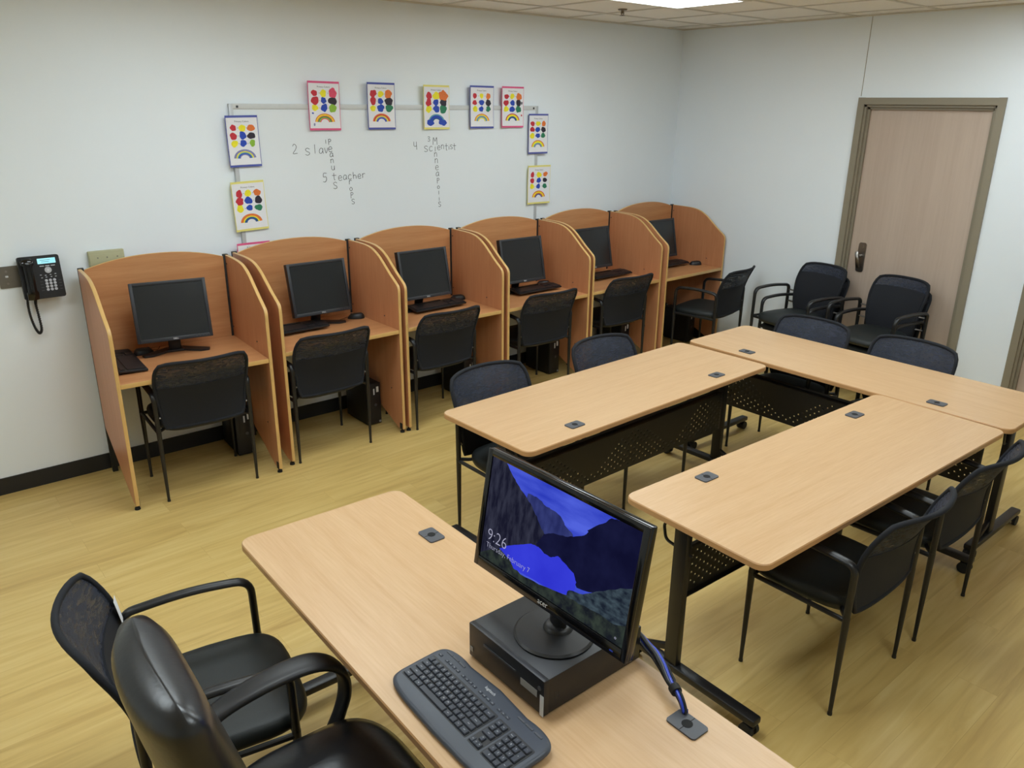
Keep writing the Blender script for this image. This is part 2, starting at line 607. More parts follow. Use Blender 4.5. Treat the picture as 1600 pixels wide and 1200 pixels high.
def door(name, d, handle):
    yl, yr, zt = d
    root = sempty(name, (XW, (yl + yr) / 2, 0))
    w = yl - yr
    mb = MB()
    f = 0.05
    # casing on the room side, jamb lining through the wall, stop
    mb.box((-0.008, w / 2 + f / 2 - 0.001, (zt + f) / 2), (0.022, f, zt + f), 0.002)
    mb.box((-0.008, -w / 2 - f / 2 + 0.001, (zt + f) / 2), (0.022, f, zt + f), 0.002)
    mb.box((-0.008, 0, zt + f / 2 - 0.001), (0.0218, w + 0.002, f), 0.002)
    for s in (1, -1):
        mb.box((T / 2, s * (w / 2 - 0.009), zt / 2), (T, 0.018, zt))
        mb.box((0.034, s * (w / 2 - 0.026), zt / 2), (0.022, 0.018, zt))
    mb.box((T / 2, 0, zt - 0.009), (T, w, 0.018))
    mb.box((0.034, 0, zt - 0.026), (0.022, w, 0.018))
    mb.build('frame', M['frame'], root, smooth=0)
    mb = MB()
    mb.box((0.068, 0, zt / 2 - 0.008), (0.044, w - 0.04, zt - 0.03), 0.0015)
    mb.build('slab', M['doorwood'], root, smooth=0)
    if handle:
        hy = w / 2 - 0.135
        mb = MB()
        mb.prism([(0.046, hy + a, 1.008 + b) for a, b in rrect(0.062, 0.235, 0.018)], (-0.007, 0, 0))
        es = mb.build('escutcheon', M['steel'], root)
        mb = MB()
        mb.cyl((0.040, hy, 1.02), (-0.005, hy, 1.02), 0.014, 0.012)
        mb.band(spline([(-0.006, hy + 0.014, 1.055), (-0.016, hy + 0.010, 1.03), (-0.020, hy, 1.0), (-0.012, hy - 0.004, 0.955), (0.0, hy - 0.004, 0.93)]), (0, 1, 0), 0.016, 0.007)
        mb.build('lever_handle', M['steel'], root)
        mb = MB()
        mb.cyl((0.040, hy, 1.095), (0.034, hy, 1.095), 0.012)
        mb.build('lock_cylinder', M['steel'], root)
    return root

door('door_1', D1, True)
door('door_2', D2, False)

# ------------------------------------------------------------------ ceiling lights and sprinkler
def ceiling_light(x, y, label):
    t = thing('ceiling_light', label, 'ceiling light', (x, y, H - 0.022), 0, 'recessed fluorescent ceiling lights')
    mb = MB()
    L_, W_, f = 1.216, 0.606, 0.035
    for s in (1, -1):
        mb.box((0, s * (W_ / 2 - f / 2), 0.010), (L_, f, 0.020))
        mb.box((s * (L_ / 2 - f / 2), 0, 0.010), (f, W_ - 2 * f, 0.020))
    mb.build('frame', M['tbar'], t, smooth=0)
    mb = MB()
    mb.box((0, 0, 0.012), (L_ - 2 * f, W_ - 2 * f, 0.006))
    mb.build('diffuser', M['diffuser'], t, smooth=0)
    return t

for lx, ly, lab in [  # first is in view; those after the second are unseen, added to balance brightness
    (4.29, -1.345, 'bright rectangular ceiling light over the tables at the top of the view'),
    (1.85, -1.345, 'ceiling light along the board wall, middle of its row'),
    (-0.59, -1.955, 'unseen ceiling light added to even out the board wall, farthest from the doors'),
    (1.30, -3.175, 'unseen ceiling light added for fill over the teacher table'),
    (5.15, -3.175, 'unseen ceiling light added to brighten the door wall, over the far table'),
    (3.35, -3.175, 'unseen ceiling light added for fill over the middle of the table square'),
    (1.85, -5.005, 'unseen ceiling light added for fill, right of the viewer')]:
    ceiling_light(lx, ly, lab)

t = thing('sprinkler_head', 'small metal fire sprinkler hanging from the ceiling by the bright light', 'sprinkler', (4.783, -0.645, H - 0.045))
mb = MB()
mb.lathe([(0.030, 0.036), (0.034, 0.040), (0.034, 0.045)], n=20)
mb.build('escutcheon', M['brass'], t)
mb = MB()
mb.lathe([(0.010, 0.014), (0.012, 0.038)], n=12)
for s in (1, -1):
    mb.tube(fillet([(s * 0.010, 0, 0.030), (s * 0.016, 0, 0.012), (0, 0, 0.004)], 0.006), 0.003, n=6)
mb.build('frame', M['brass'], t)
mb = MB()
mb.lathe([(0.020, 0.0), (0.020, 0.003)], n=16)
mb.build('deflector', M['brass'], t)

# ------------------------------------------------------------------ whiteboard with writing
WX0, WX1, WZ0, WZ1 = 2.093, 4.597, 0.915, 2.136
board = thing('whiteboard', 'large white dry-erase board with handwritten word puzzle above the carrels', 'whiteboard', ((WX0 + WX1) / 2, YW - 0.011, WZ0))
bw, bh = WX1 - WX0, WZ1 - WZ0
mb = MB()
mb.box((0, 0, bh / 2), (bw - 0.02, 0.012, bh - 0.02))
mb.build('writing_surface', M['board'], board, smooth=0)
mb = MB()
mb.box((0, -0.003, bh - 0.016), (bw - 0.04, 0.018, 0.032), 0.003)
mb.build('top_rail', M['capgrey'], board)
for s in (-1, 1):
    mb = MB()
    mb.box((s * (bw / 2 - 0.012), -0.003, bh / 2), (0.026, 0.018, bh - 0.002), 0.003)
    mb.build('side_rail', M['alu'], board)
mb = MB()
mb.box((0, -0.003, 0.013), (bw - 0.05, 0.018, 0.026), 0.003)
mb.build('bottom_rail', M['alu'], board)
for s in (-1, 1):
    mb = MB()
    mb.box((s * (bw / 2 - 0.05), -0.0135, bh - 0.018), (0.014, 0.006, 0.014), 0.002)
    mb.build('clip', M['darkgrey'], board)

GLYPH = {  # strokes in a unit cell, x 0..1, y 0..1 (x-height 1)
    's': [[(.85, .85), (.5, 1), (.15, .82), (.35, .55), (.75, .4), (.8, .15), (.45, 0), (.1, .12)]],
    'l': [[(.5, 1.9), (.5, 0)]],
    'a': [[(.8, .85), (.45, 1), (.1, .6), (.15, .1), (.5, .05), (.8, .5), (.8, .95)], [(.8, .95), (.82, .3), (.95, 0)]],
    'v': [[(.1, 1), (.45, 0), (.9, 1)]],
    'u': [[(.1, 1), (.12, .3), (.4, 0), (.75, .2), (.82, 1)], [(.82, 1), (.85, 0)]],
    'e': [[(.12, .5), (.85, .55), (.75, .9), (.45, 1), (.12, .65), (.2, .15), (.55, 0), (.9, .15)]],
    'p': [[(.2, 1), (.2, -.8)], [(.2, .8), (.55, 1), (.85, .65), (.6, .2), (.2, .2)]],
    'n': [[(.15, 1), (.15, 0)], [(.15, .7), (.5, 1), (.8, .75), (.82, 0)]],
    't': [[(.45, 1.7), (.48, .1), (.7, 0)], [(.05, 1.1), (.95, 1.1)]],
    'c': [[(.85, .85), (.5, 1), (.12, .6), (.2, .12), (.55, 0), (.9, .15)]],
    'h': [[(.15, 1.8), (.15, 0)], [(.15, .7), (.5, 1), (.8, .7), (.82, 0)]],
    'r': [[(.2, 1), (.2, 0)], [(.2, .7), (.5, .98), (.85, .9)]],
    'o': [[(.5, 1), (.12, .6), (.3, .05), (.7, .08), (.88, .6), (.5, 1)]],
    'i': [[(.5, 1), (.5, 0)], [(.5, 1.45), (.52, 1.4)]],
    'M': [[(.05, 0), (.15, 1.5), (.5, .7), (.85, 1.5), (.95, 0)]],
    '1': [[(.5, 1.2), (.5, 0)]],
    '2': [[(.1, 1.1), (.4, 1.4), (.8, 1.1), (.6, .6), (.1, 0), (.95, .05)]],
    '3': [[(.1, 1.3), (.6, 1.4), (.75, 1.1), (.35, .75), (.8, .5), (.6, .05), (.1, .1)]],
    '4': [[(.1, 1.4), (.15, .6), (.6, .55), (.75, .8)], [(.7, 1.4), (.75, -.1)]],
    '5': [[(.85, 1.4), (.25, 1.4), (.2, .8), (.65, .85), (.8, .4), (.5, 0), (.1, .05)]],
}
# (glyph, centre x, centre z, height, width)
WRITE = [('2', 2.50, 1.862, .042, .036), ('s', 2.588, 1.842, .044, .040), ('l', 2.640, 1.858, .030, .03), ('a', 2.686, 1.845, .034, .034), ('v', 2.722, 1.846, .034, .030), ('e', 2.752, 1.853, .034, .032),
         ('1', 2.722, 1.902, .020, .02), ('p', 2.751, 1.900, .020, .026), ('a', 2.759, 1.817, .026, .028), ('n', 2.760, 1.777, .026, .028), ('u', 2.764, 1.733, .028, .028), ('t', 2.768, 1.677, .026, .034), ('s', 2.773, 1.617, .044, .036),
         ('5', 2.700, 1.672, .040, .036), ('e', 2.812, 1.664, .032, .032), ('a', 2.850, 1.667, .032, .030), ('c', 2.886, 1.668, .032, .032), ('h', 2.924, 1.677, .025, .032), ('e', 2.960, 1.669, .030, .030), ('r', 2.994, 1.672, .030, .030),
         ('r', 2.888, 1.632, .028, .028), ('o', 2.890, 1.588, .024, .026), ('p', 2.894, 1.545, .022, .026), ('s', 2.901, 1.502, .034, .028),
         ('4', 3.428, 1.860, .036, .036), ('s', 3.518, 1.836, .040, .038), ('c', 3.560, 1.836, .034, .034), ('i', 3.598, 1.840, .034, .03), ('e', 3.630, 1.840, .030, .030), ('n', 3.664, 1.846, .030, .030), ('t', 3.698, 1.846, .028, .028), ('i', 3.722, 1.843, .024, .02), ('s', 3.744, 1.844, .030, .026), ('t', 3.772, 1.846, .026, .030),
         ('3', 3.545, 1.904, .024, .026), ('M', 3.598, 1.888, .034, .040), ('n', 3.601, 1.793, .030, .030), ('n', 3.606, 1.749, .032, .032), ('e', 3.610, 1.700, .032, .032), ('a', 3.614, 1.655, .030, .030), ('p', 3.618, 1.606, .021, .028), ('o', 3.620, 1.560, .022, .026), ('l', 3.622, 1.520, .014, .02), ('i', 3.624, 1.478, .024, .02), ('s', 3.628, 1.434, .036, .028)]
mb = MB()
for ch, cx, cz, hh, ww in WRITE:
    ally = [p[1] for st in GLYPH[ch] for p in st]
    yc = (min(ally) + max(ally)) / 2
    for st in GLYPH[ch]:
        pts = [(cx + (px - .5) * ww - (WX0 + WX1) / 2, -0.0065, cz + (py - yc) * hh - WZ0) for px, py in st]
        pts = spline(pts, 4) if len(pts) > 2 else [Vector(p) for p in pts]
        mb.tube(pts, 0.0017, n=5)
wr = mb.build('marker_writing', M['marker'], board)
wr['kind'] = 'stuff'

# ------------------------------------------------------------------ painted worksheets
def blob(mb, cx, cz, r, y, mat, rnd, sx=1.0, sz=1.0, n=16):
    ph = [rnd.uniform(0, 2 * PI) for _ in range(3)]
    am = [rnd.uniform(.03, .10) for _ in range(3)]
    pts = []
    for k in range(n):
        a = 2 * PI * k / n
        q = r * (1 + am[0] * math.sin(2 * a + ph[0]) + am[1] * math.sin(3 * a + ph[1]) + am[2] * math.sin(5 * a + ph[2]))
        pts.append((cx + q * sx * math.cos(a), y, cz + q * sz * math.sin(a)))
    mb.prism(pts, (0, 0.0006, 0), mat)

PMATS = ['r', 'y', 'o', 'b', 'k', 'g', 'l', 'p', 't', 'm', 'd']
def worksheet(cx, cz, w, h, rot, card, label, grid, arcs, seed, size=1.0, extra=None, bury=0.0):
    rnd = random.Random(seed)
    t = thing('painted_worksheet', label, 'painted worksheet', (cx, YW - 0.029, cz - h / 2), 0, "children's colour mixing sheets around the whiteboard")
    def surf(ww, hh, off):
        def fn(u, v):
            # sheets curl a little off the wall at their left and right edges
            lift = 0.010 * max(0, -u - .1) ** 2 + 0.004 * max(0, u - .3) ** 2 + 0.003 * v * v
            x, z = u * ww / 2, v * hh / 2
            c, s = math.cos(rot), math.sin(rot)
            return (c * x - s * z, 0.002 - off - lift, h / 2 + s * x + c * z)
        return fn
    f0 = surf(w, h, 0.0)
    mb = MB()
    mb.slab(f0, 8, 8, 0.0012)
    mb.build('backing_card', card, t)
    sw, sh = w - 0.008, h - 0.026
    f1 = surf(sw, sh, 0.0014)
    mb = MB()
    mb.slab(f1, 8, 8, 0.0006)
    sheet = mb.build('sheet', M['paper'], t)
    f2 = surf(sw, sh, 0.0022)
    def put(mb_, cx_, cz_, r_, m_, sx=1, sz=1):
        n0 = len(mb_.bm.verts)
        blob(mb_, cx_, cz_, r_, 0, m_, rnd, sx, sz)
        mb_.bm.verts.ensure_lookup_table()
        for q in mb_.bm.verts[n0:]:
            p = f2(q.co.x / (sw / 2), q.co.z / (sh / 2))
            q.co = Vector((p[0], p[1] + q.co.y, p[2]))
    # three rows of colour sums; each dab a part of its own
    for i, row in enumerate(grid):
        for j, c in enumerate(row):
            mb = MB()
            r = 0.0198 * size * rnd.uniform(.92, 1.14) * (1.25 if (j == 2 and size > 1) else 1.0)
            put(mb, (-0.060 + 0.059 * j) * w / .21 + rnd.uniform(-.003, .003), (0.078 - 0.0455 * i) * h / .30 + rnd.uniform(-.002, .002), r, 0, rnd.uniform(.95, 1.25), rnd.uniform(.9, 1.1))
            mb.build('paint_dab', M['paint_' + c], sheet)
    mb = MB()
    z0 = -0.102 * h / .30
    k = len(arcs)
    for a, c in enumerate(arcs):
        r1 = 0.072 - a * (0.044 / k)
        r0 = 0.072 - (a + 1) * (0.044 / k)
        q = 14
        for s in range(q):
            th0, th1 = PI * (s / q) * .94 + .1, PI * ((s + 1) / q) * .94 + .1
            pts = [(r0 * math.cos(th0), r0 * .78 * math.sin(th0)), (r1 * math.cos(th0), r1 * .78 * math.sin(th0)), (r1 * math.cos(th1), r1 * .78 * math.sin(th1)), (r0 * math.cos(th1), r0 * .78 * math.sin(th1))]
            mb.poly([f2(px / (sw / 2), (z0 + pz) / (sh / 2)) for px, pz in pts], a)
    mb.build('rainbow', [M['paint_' + c] for c in arcs], sheet, recalc=False)
    mb = MB()
    n0 = 0
    mb.text('Primary Colors', 0.0145, Matrix.Identity(4), align='CENTER')
    for i in range(3):
        for j in (0, 1):
            cxm = (-0.029 + 0.058 * j) * w / .21
            czm = (0.078 - 0.0455 * i) * h / .30
            if j == 0:
                for qx, qy in ((.006, .0015), (.0015, .006)):
                    mb.poly([(cxm - qx / 2, czm - qy / 2 - .112, 0), (cxm + qx / 2, czm - qy / 2 - .112, 0), (cxm + qx / 2, czm + qy / 2 - .112, 0), (cxm - qx / 2, czm + qy / 2 - .112, 0)])
            else:
                for dz in (.002, -.002):
                    mb.poly([(cxm - .003, czm - .0007 + dz - .112, 0), (cxm + .003, czm - .0007 + dz - .112, 0), (cxm + .003, czm + .0007 + dz - .112, 0), (cxm - .003, czm + .0007 + dz - .112, 0)])
    mb.bm.verts.ensure_lookup_table()
    for q in mb.bm.verts:
        p = f2(q.co.x / (sw / 2), (q.co.y + .112) / (sh / 2))
        q.co = Vector(p)
    mb.build('printed_text', M['ink'], sheet, smooth=0, recalc=False)['kind'] = 'stuff'
    if extra:
        for c, ex, ez, er, sx, sz in extra:
            mb = MB()
            put(mb, ex, ez, er, 0, sx, sz)
            mb.build('paint_dab', M['paint_' + c], sheet)
    return t

G0 = ('ryo', 'rbk', 'ybg')
worksheet(2.159, 1.916, .206, .304, .012, M['pblue'], 'blue-bordered paint sheet with pale grey-blue rainbow on the upper left board edge', ('ryo', 'rbk', 'ybl'), 'mmytbm', 1)
worksheet(2.158, 1.525, .216, .306, .030, M['pyellow'], 'yellow-bordered paint sheet with orange and blue rainbow on the left board edge', ('ryo', 'rbk', 'ybg'), 'ooydd', 2)
worksheet(2.157, 1.150, .221, .292, .0, M['ppink'], 'pink-bordered sheet mostly hidden behind the second carrel', G0, 'ryd', 3)
worksheet(2.722, 2.125, .228, .302, -.010, M['ppink'], 'pink-bordered paint sheet with lime green dab, first along the board top', ('ryp', 'rbk', 'ybl'), 'oyoglp', 4, 1.12, [('b', -.085, -.045, .007, 1, .8), ('m', -.078, -.115, .006, 1, 1.6)])
worksheet(3.150, 2.126, .220, .303, -.006, M['pblue'], 'blue-bordered paint sheet with big orange dab, second along the board top', ('ryo', 'rbk', 'ybg'), 'orymb', 5, 1.08, [('o', .062, .072, .020, .9, 1.6)])
worksheet(3.607, 2.121, .228, .300, -.004, M['pyellow'], 'yellow-bordered paint sheet with large blue blobs below, middle of the board top', ('ryo', 'rbk', 'ybg'), 'tbbd', 6, 1.2, [('o', .062, .085, .027, 1.0, 1.2), ('b', -.055, -.105, .026, 1.3, .8), ('b', .055, -.105, .028, 1.2, .75)])
worksheet(4.021, 2.124, .228, .302, -.004, M['pblue'], 'blue-bordered paint sheet with faint tan rainbow, fourth along the board top', ('ryo', 'rbk', 'ybg'), 'oymty', 7, 1.0, [('k', .066, .026, .020, 1, 1)])
worksheet(4.322, 2.125, .224, .300, -.004, M['ppink'], 'pink-bordered paint sheet with bold red, yellow and navy rainbow, fifth along the board top', ('ryo', 'rbk', 'ybg'), 'ryydd', 8, 1.05, [('k', .094, .03, .006, 1, 2), ('r', .092, -.06, .006, 1, 1.4)])
worksheet(4.592, 1.924, .212, .305, -.004, M['pblue'], 'blue-bordered paint sheet on the upper right board edge', ('ryo', 'rbk', 'ybg'), 'oyytm', 9)
worksheet(4.610, 1.527, .250, .306, -.010, M['pyellow'], 'pale yellow-bordered paint sheet low on the right board edge', ('ryo', 'rbk', 'ybg'), 'oyod', 10)

# ------------------------------------------------------------------ wall phone, jack plate, beige box
t = thing('jack_plate', 'square steel jack plate on the wall half behind the phone', 'wall plate', (0.80, YW, 1.237))
mb = MB()
mb.prism([(a, -0.001, b) for a, b in rrect(0.118, 0.118, 0.006)], (0, -0.005, 0))
mb.build('plate', M['plate'], t)
for dx, dz in ((-.02, .032), (-.02, -.034)):
    mb = MB()
    mb.cyl((dx, -0.006, dz), (dx, -0.009, dz), 0.006, n=10)
    mb.build('screw', M['steel'], t)
mb = MB()
mb.box((-0.02, -0.0065, 0.004), (0.014, 0.004, 0.010), 0.001)
mb.build('jack', M['label'], t)

ph = thing('wall_phone', 'black office desk phone hung on the white wall with lit display', 'telephone', (0.935, YW, 1.228))
TP = Matrix.Translation((0, -0.055, 0)) @ Matrix.Rotation(R(-7), 4, 'X')
mb = MB()
mb.prism([TP @ Vector((a, 0.014, b)) for a, b in rrect(0.202, 0.232, 0.012)], TP.to_3x3() @ Vector((0, -0.026, 0)))
mb.build('body', M['plastic'], ph)
mb = MB()
mb.box((0.0, -0.022, 0.0), (0.13, 0.042, 0.16), 0.004)
mb.build('wall_mount', M['plastic'], ph)
F = -0.0125
def pbox(name, x, z, w, h, d, mat, bev=0.001):
    mb = MB()
    mb.box((x, F - d / 2, z), (w, d, h), bev, M=TP)
    return mb.build(name, mat, ph)
lcdp = pbox('display', 0.037, 0.086, 0.088, 0.029, 0.003, M['phonelcd'])
mb = MB()
for i in range(2):
    mb.box((0.03, F - 0.0033, 0.091 - i * .009), (0.05 - .012 * i, 0.0006, 0.0018), M=TP)
mb.build('display_text', M['darkgrey'], lcdp, smooth=0)
for i in range(3):
    pbox('soft_key', 0.010 + i * 0.027, 0.059, 0.021, 0.005, 0.003, M['phonekey'])
mb = MB()
mb.lathe([(0.017, 0), (0.017, 0.003), (0.015, 0.004)], n=24, M=TP @ Matrix.Translation((0.037, F, 0.036)) @ Matrix.Rotation(R(90), 4, 'X'))
nav = mb.build('navigation_wheel', M['phonekey'], ph)
mb = MB()
mb.lathe([(0.006, 0.0038), (0.006, 0.0048)], n=16, M=TP @ Matrix.Translation((0.037, F, 0.036)) @ Matrix.Rotation(R(90), 4, 'X'))
mb.build('ok_button', M['legend'], nav)
for i in range(4):
    for j in range(3):
        mb = MB()
        mb.lathe([(0.0075, 0), (0.0075, 0.003), (0.006, 0.0038)], n=12, M=TP @ Matrix.Translation((0.018 + j * 0.020, F, -0.020 - i * 0.0165)) @ Matrix.Rotation(R(90), 4, 'X'))
        mb.build('dial_key', M['phonekey'], ph)
for i, (x, z) in enumerate([(-.003, .012), (.02, .008), (.044, .010), (.068, .012), (0, -.004), (.022, -.002), (.046, -.002), (.068, -.002)]):
    pbox('function_key', x, z, 0.008, 0.004, 0.002, M['phonekey'], 0.0005)
for i in range(4):
    pbox('side_key', -0.006, -0.024 - i * .016, 0.014, 0.0022, 0.002, M['greypl'], 0.0005)
    pbox('side_key', 0.084, -0.024 - i * .016, 0.014, 0.0022, 0.002, M['greypl'], 0.0005)
mb = MB()   # handset: ear piece, grip, mouth piece
hp = [(-0.062, F - 0.016, 0.102), (-0.062, F - 0.030, 0.085), (-0.062, F - 0.033, 0.04), (-0.062, F - 0.034, -0.03), (-0.062, F - 0.030, -0.082), (-0.062, F - 0.016, -0.110)]
mb.band([TP @ p for p in spline(hp, 6)], (1, 0, 0), [.026] * 4 + [.031] * 5 + [.023] * 14 + [.029] * 8, .014, n=14, power=2.6)
for z in (.076, -.080):
    mb.lathe([(0.022, 0), (0.024, 0.014), (0.020, 0.02)], n=16, M=TP @ Matrix.Translation((-0.062, F, z)) @ Matrix.Rotation(R(90), 4, 'X'))
mb.build('handset', M['gloss'], ph)
mb = MB()
cp = [(-0.085, -0.05, -0.10), (-0.088, -0.045, -0.16), (-0.084, -0.04, -0.225), (-0.072, -0.038, -0.285), (-0.057, -0.038, -0.313), (-0.044, -0.038, -0.290), (-0.046, -0.04, -0.22), (-0.050, -0.042, -0.15), (-0.048, -0.05, -0.117)]
path = spline(cp, 40)
coil = []
for i, p in enumerate(path):
    a = i * 0.9
    tt = (path[min(i + 1, len(path) - 1)] - path[max(0, i - 1)]).normalized()
    n1 = tt.cross(Vector((0, 1, 0))).normalized()
    coil.append(p + (n1 * math.cos(a) + Vector((0, 1, 0)) * math.sin(a)) * 0.0055)
mb.tube(coil, 0.003, n=5)
mb.tube(path, 0.0048, n=6)
mb.build('coiled_cord', M['rubber'], ph)

t = thing('outlet_box', 'small beige metal box on the wall behind the first carrel', 'wall box', (1.285, YW, 1.262))
mb = MB()
mb.box((0, -0.017, 0), (0.19, 0.030, 0.145), 0.004)
mb.build('case', M['beige'], t)
mb = MB()
mb.box((0, -0.034, -0.008), (0.184, 0.005, 0.128), 0.002)
mb.build('cover', M['beige'], t)
for dx in (-.05, .0, .055):
    mb = MB()
    mb.cyl((dx, -0.0364, 0.035), (dx, -0.038, 0.035), 0.004, n=8)
    mb.build('screw', M['plate'], t)

# ------------------------------------------------------------------ study carrels
CW, CD, ZD = 0.838, 0.627, 0.737
PROF = [(-0.0145, 1.250), (-0.14, 1.249), (-0.25, 1.244), (-0.33, 1.227), (-0.40, 1.192), (-0.46, 1.147), (-0.525, 1.095), (-0.58, 1.056), (-0.612, 1.032), (-0.625, 1.008), (-0.6265, 0.980)]
PT = 0.019
def make_carrel(label):
    t = thing('study_carrel', label, 'study carrel', (0, 0, 0), 0, 'row of study carrels along the board wall')
    prof = spline([(0, a, b) for a, b in PROF], 3)
    for s in (-1, 1):
        x0 = -CW / 2 if s < 0 else CW / 2 - PT
        outline = [Vector((x0, p.y, p.z)) for p in prof] + [Vector((x0, -0.626, 0.030)), Vector((x0, -0.565, 0.030)), Vector((x0, -0.035, 0.285)), Vector((x0, -0.0145, 0.30))]
        mb = MB()
        mb.prism(outline, (PT, 0, 0))
        sp = mb.build('side_panel', M['oakv'], t)
        # rounded lighter edging that follows the top curve and the front edge
        path = [Vector((x0 + PT / 2, p.y, p.z)) for p in prof] + [Vector((x0 + PT / 2, -0.626, 0.80)), Vector((x0 + PT / 2, -0.626, 0.4)), Vector((x0 + PT / 2, -0.626, 0.032))]
        mb = MB()
        mb.band(path, (1, 0, 0), PT / 2 + 0.0004, 0.003, n=12, power=2.4)
        mb.build('edge_band', M['band'], sp)
        mb = MB()
        mb.cyl((x0 + PT / 2, -0.600, 0.0), (x0 + PT / 2, -0.600, 0.012), 0.016, 0.014)
        mb.cyl((x0 + PT / 2, -0.600, 0.012), (x0 + PT / 2, -0.600, 0.034), 0.006)
        mb.box((x0 + PT / 2 - s * 0.011, -0.604, 0.048), (0.004, 0.03, 0.045), 0.001)
        mb.build('levelling_foot', M['rubber'], sp)
        # black corner post behind the panel
        pw = PT + 0.012
        xp = -CW / 2 + pw / 2 if s < 0 else CW / 2 - pw / 2
        mb = MB()
        mb.box((xp, -0.002, 0.628), (pw, 0.024, 1.256), 0.002)
        mb.build('corner_post', M['metalflat'], t)
        mb = MB()
        xi = x0 + PT + 0.001 if s < 0 else x0 - 0.001
        for y_, z_ in ((-0.03, 1.20), (-0.03, 0.80), (-0.45, 0.80), (-0.50, 0.30)):
            mb.cyl((xi - 0.001 * s * -1, y_, z_), (xi - 0.002 * s, y_, z_), 0.0045, n=8)
        mb.build('screw_caps', M['plate'] if False else M['darkgrey'], sp)
    n = 16
    top = []
    for k in range(n + 1):
        u = -1 + 2 * k / n
        top.append(((CW / 2 - PT - 0.0125) * u, 1.243 + 0.058 * (1 - abs(u) ** 2.2)))
    mb = MB()
    mb.prism([Vector((a, -0.010, b)) for a, b in top] + [Vector((CW / 2 - PT - 0.0125, -0.010, 0.70)), Vector((-CW / 2 + PT + 0.0125, -0.010, 0.70))], (0, 0.016, 0))
    bp = mb.build('back_panel', M['oak'], t)
    mb = MB()
    mb.band([Vector((a, -0.002, b)) for a, b in top], (0, 1, 0), 0.0088, 0.002, n=10)
    mb.build('edge_band', M['band'], bp)
    mb = MB()
    mb.box((0, -0.318, ZD - 0.0125), (CW - 2 * PT - 0.001, 0.606, 0.025))
    dt = mb.build('desktop', M['oak'], t, smooth=0)
    mb = MB()
    mb.box((0, -0.6225, ZD - 0.0125), (CW - 2 * PT - 0.002, 0.004, 0.0252), 0.0012)
    mb.build('edge_band', M['band'], dt)
    return t

CARR = [(1.1149, -0.0053, -0.0572), (1.9989, 0.0009, 0.0094), (2.8769, 0.010, -0.0026), (3.7515, 0.0038, -0.0101), (4.6242, 0.0084, -0.0007), (5.4854, -0.016, 0.0197)]
CL = ['light oak study carrel nearest the wall phone, first in the row', 'second study carrel from the wall phone, mouse at the right of its monitor',
      'third study carrel from the wall phone, keyboard tucked under its monitor', 'fourth study carrel from the wall phone, below the right end of the whiteboard',
      'fifth study carrel from the wall phone, its left panel hiding part of the monitor', 'last study carrel, nearest the room corner, with a chair pulled out']
def cpos(i, u, y, z=0.0):
    """point in carrel i: u from its left side, y behind(-) the back"""
    x, yy, a = CARR[i]
    c, s = math.cos(a), math.sin(a)
    return (x + c * u - s * y, yy + s * u + c * y, z)
car0 = None
for i in range(6):
    loc = cpos(i, CW / 2, 0)
    if car0 is None:
        car0 = make_carrel(CL[0])
        car0.location = loc
        car0.rotation_euler = (0, 0, CARR[i][2])
    else:
        dup(car0, CL[i], loc, CARR[i][2])

# ------------------------------------------------------------------ carrel monitors
def make_monitor(label):
    t = thing('desktop_monitor', label, 'monitor', (0, 0, 0), 0, 'black monitors in the carrels')
    W_, H_ = 0.41, 0.345
    TM = Matrix.Translation((0, -0.075, 0.098)) @ Matrix.Rotation(R(-12), 4, 'X')
    mb = MB()
    mb.box((0, 0.018, H_ / 2), (W_, 0.036, H_), 0.004, M=TM)
    mb.box((0, 0.044, H_ / 2), (W_ * .8, 0.03, H_ * .75), 0.012, M=TM)
    hs = mb.build('housing', M['plastic'], t)
    mb = MB()
    b = 0.0185
    for s in (1, -1):
        mb.box((s * (W_ / 2 - b / 2), -0.003, H_ / 2), (b, 0.008, H_), 0.002, M=TM)
    mb.box((0, -0.003, H_ - b / 2), (W_ - 2 * b + .004, 0.0078, b), 0.002, M=TM)
    mb.box((0, -0.003, 0.011), (W_ - 2 * b + .004, 0.0078, 0.022), 0.002, M=TM)
    bz = mb.build('bezel', M['bezel'], t)
    mb = MB()
    mb.box((0, -0.0005, H_ / 2 + .002), (W_ - 2 * b + .002, 0.003, H_ - .038), M=TM)
    mb.build('screen', M['lcd'], t, smooth=0)
    mb = MB()
    mb.text('DELL', 0.013, TM @ Matrix.Translation((0, -0.0075, 0.0065)) @ Matrix.Rotation(R(90), 4, 'X'), align='CENTER')
    mb.build('logo', M['logo'], bz, smooth=0)
    for k in range(5):
        mb = MB()
        mb.box((0.115 + k * .018, -0.0075, 0.011), (0.005, 0.002, 0.004), M=TM)
        mb.build('button', M['greypl'], bz, smooth=0)
    mb = MB()
    mb.band(spline([(0, 0.055, 0.008), (0, 0.05, 0.06), (0, 0.015, 0.14), (0, -0.01, 0.22)], 4), (1, 0, 0), 0.035, 0.013, n=12, power=3)
    mb.build('neck', M['plastic'], t)
    mb = MB()
    for s in (1, -1):
        pts = [(s * 0.012, 0.105), (s * 0.05, 0.095), (s * 0.188, -0.005), (s * 0.178, -0.035), (s * 0.130, -0.035), (s * 0.012, 0.045)]
        if s < 0:
            pts = pts[::-1]
        mb.prism([Vector((a, c, 0.001)) for a, c in pts], (0, 0, 0.012))
    mb.box((0, 0.055, 0.007), (0.09, 0.07, 0.013), 0.003)
    mb.build('stand_base', M['plastic'], t)
    return t
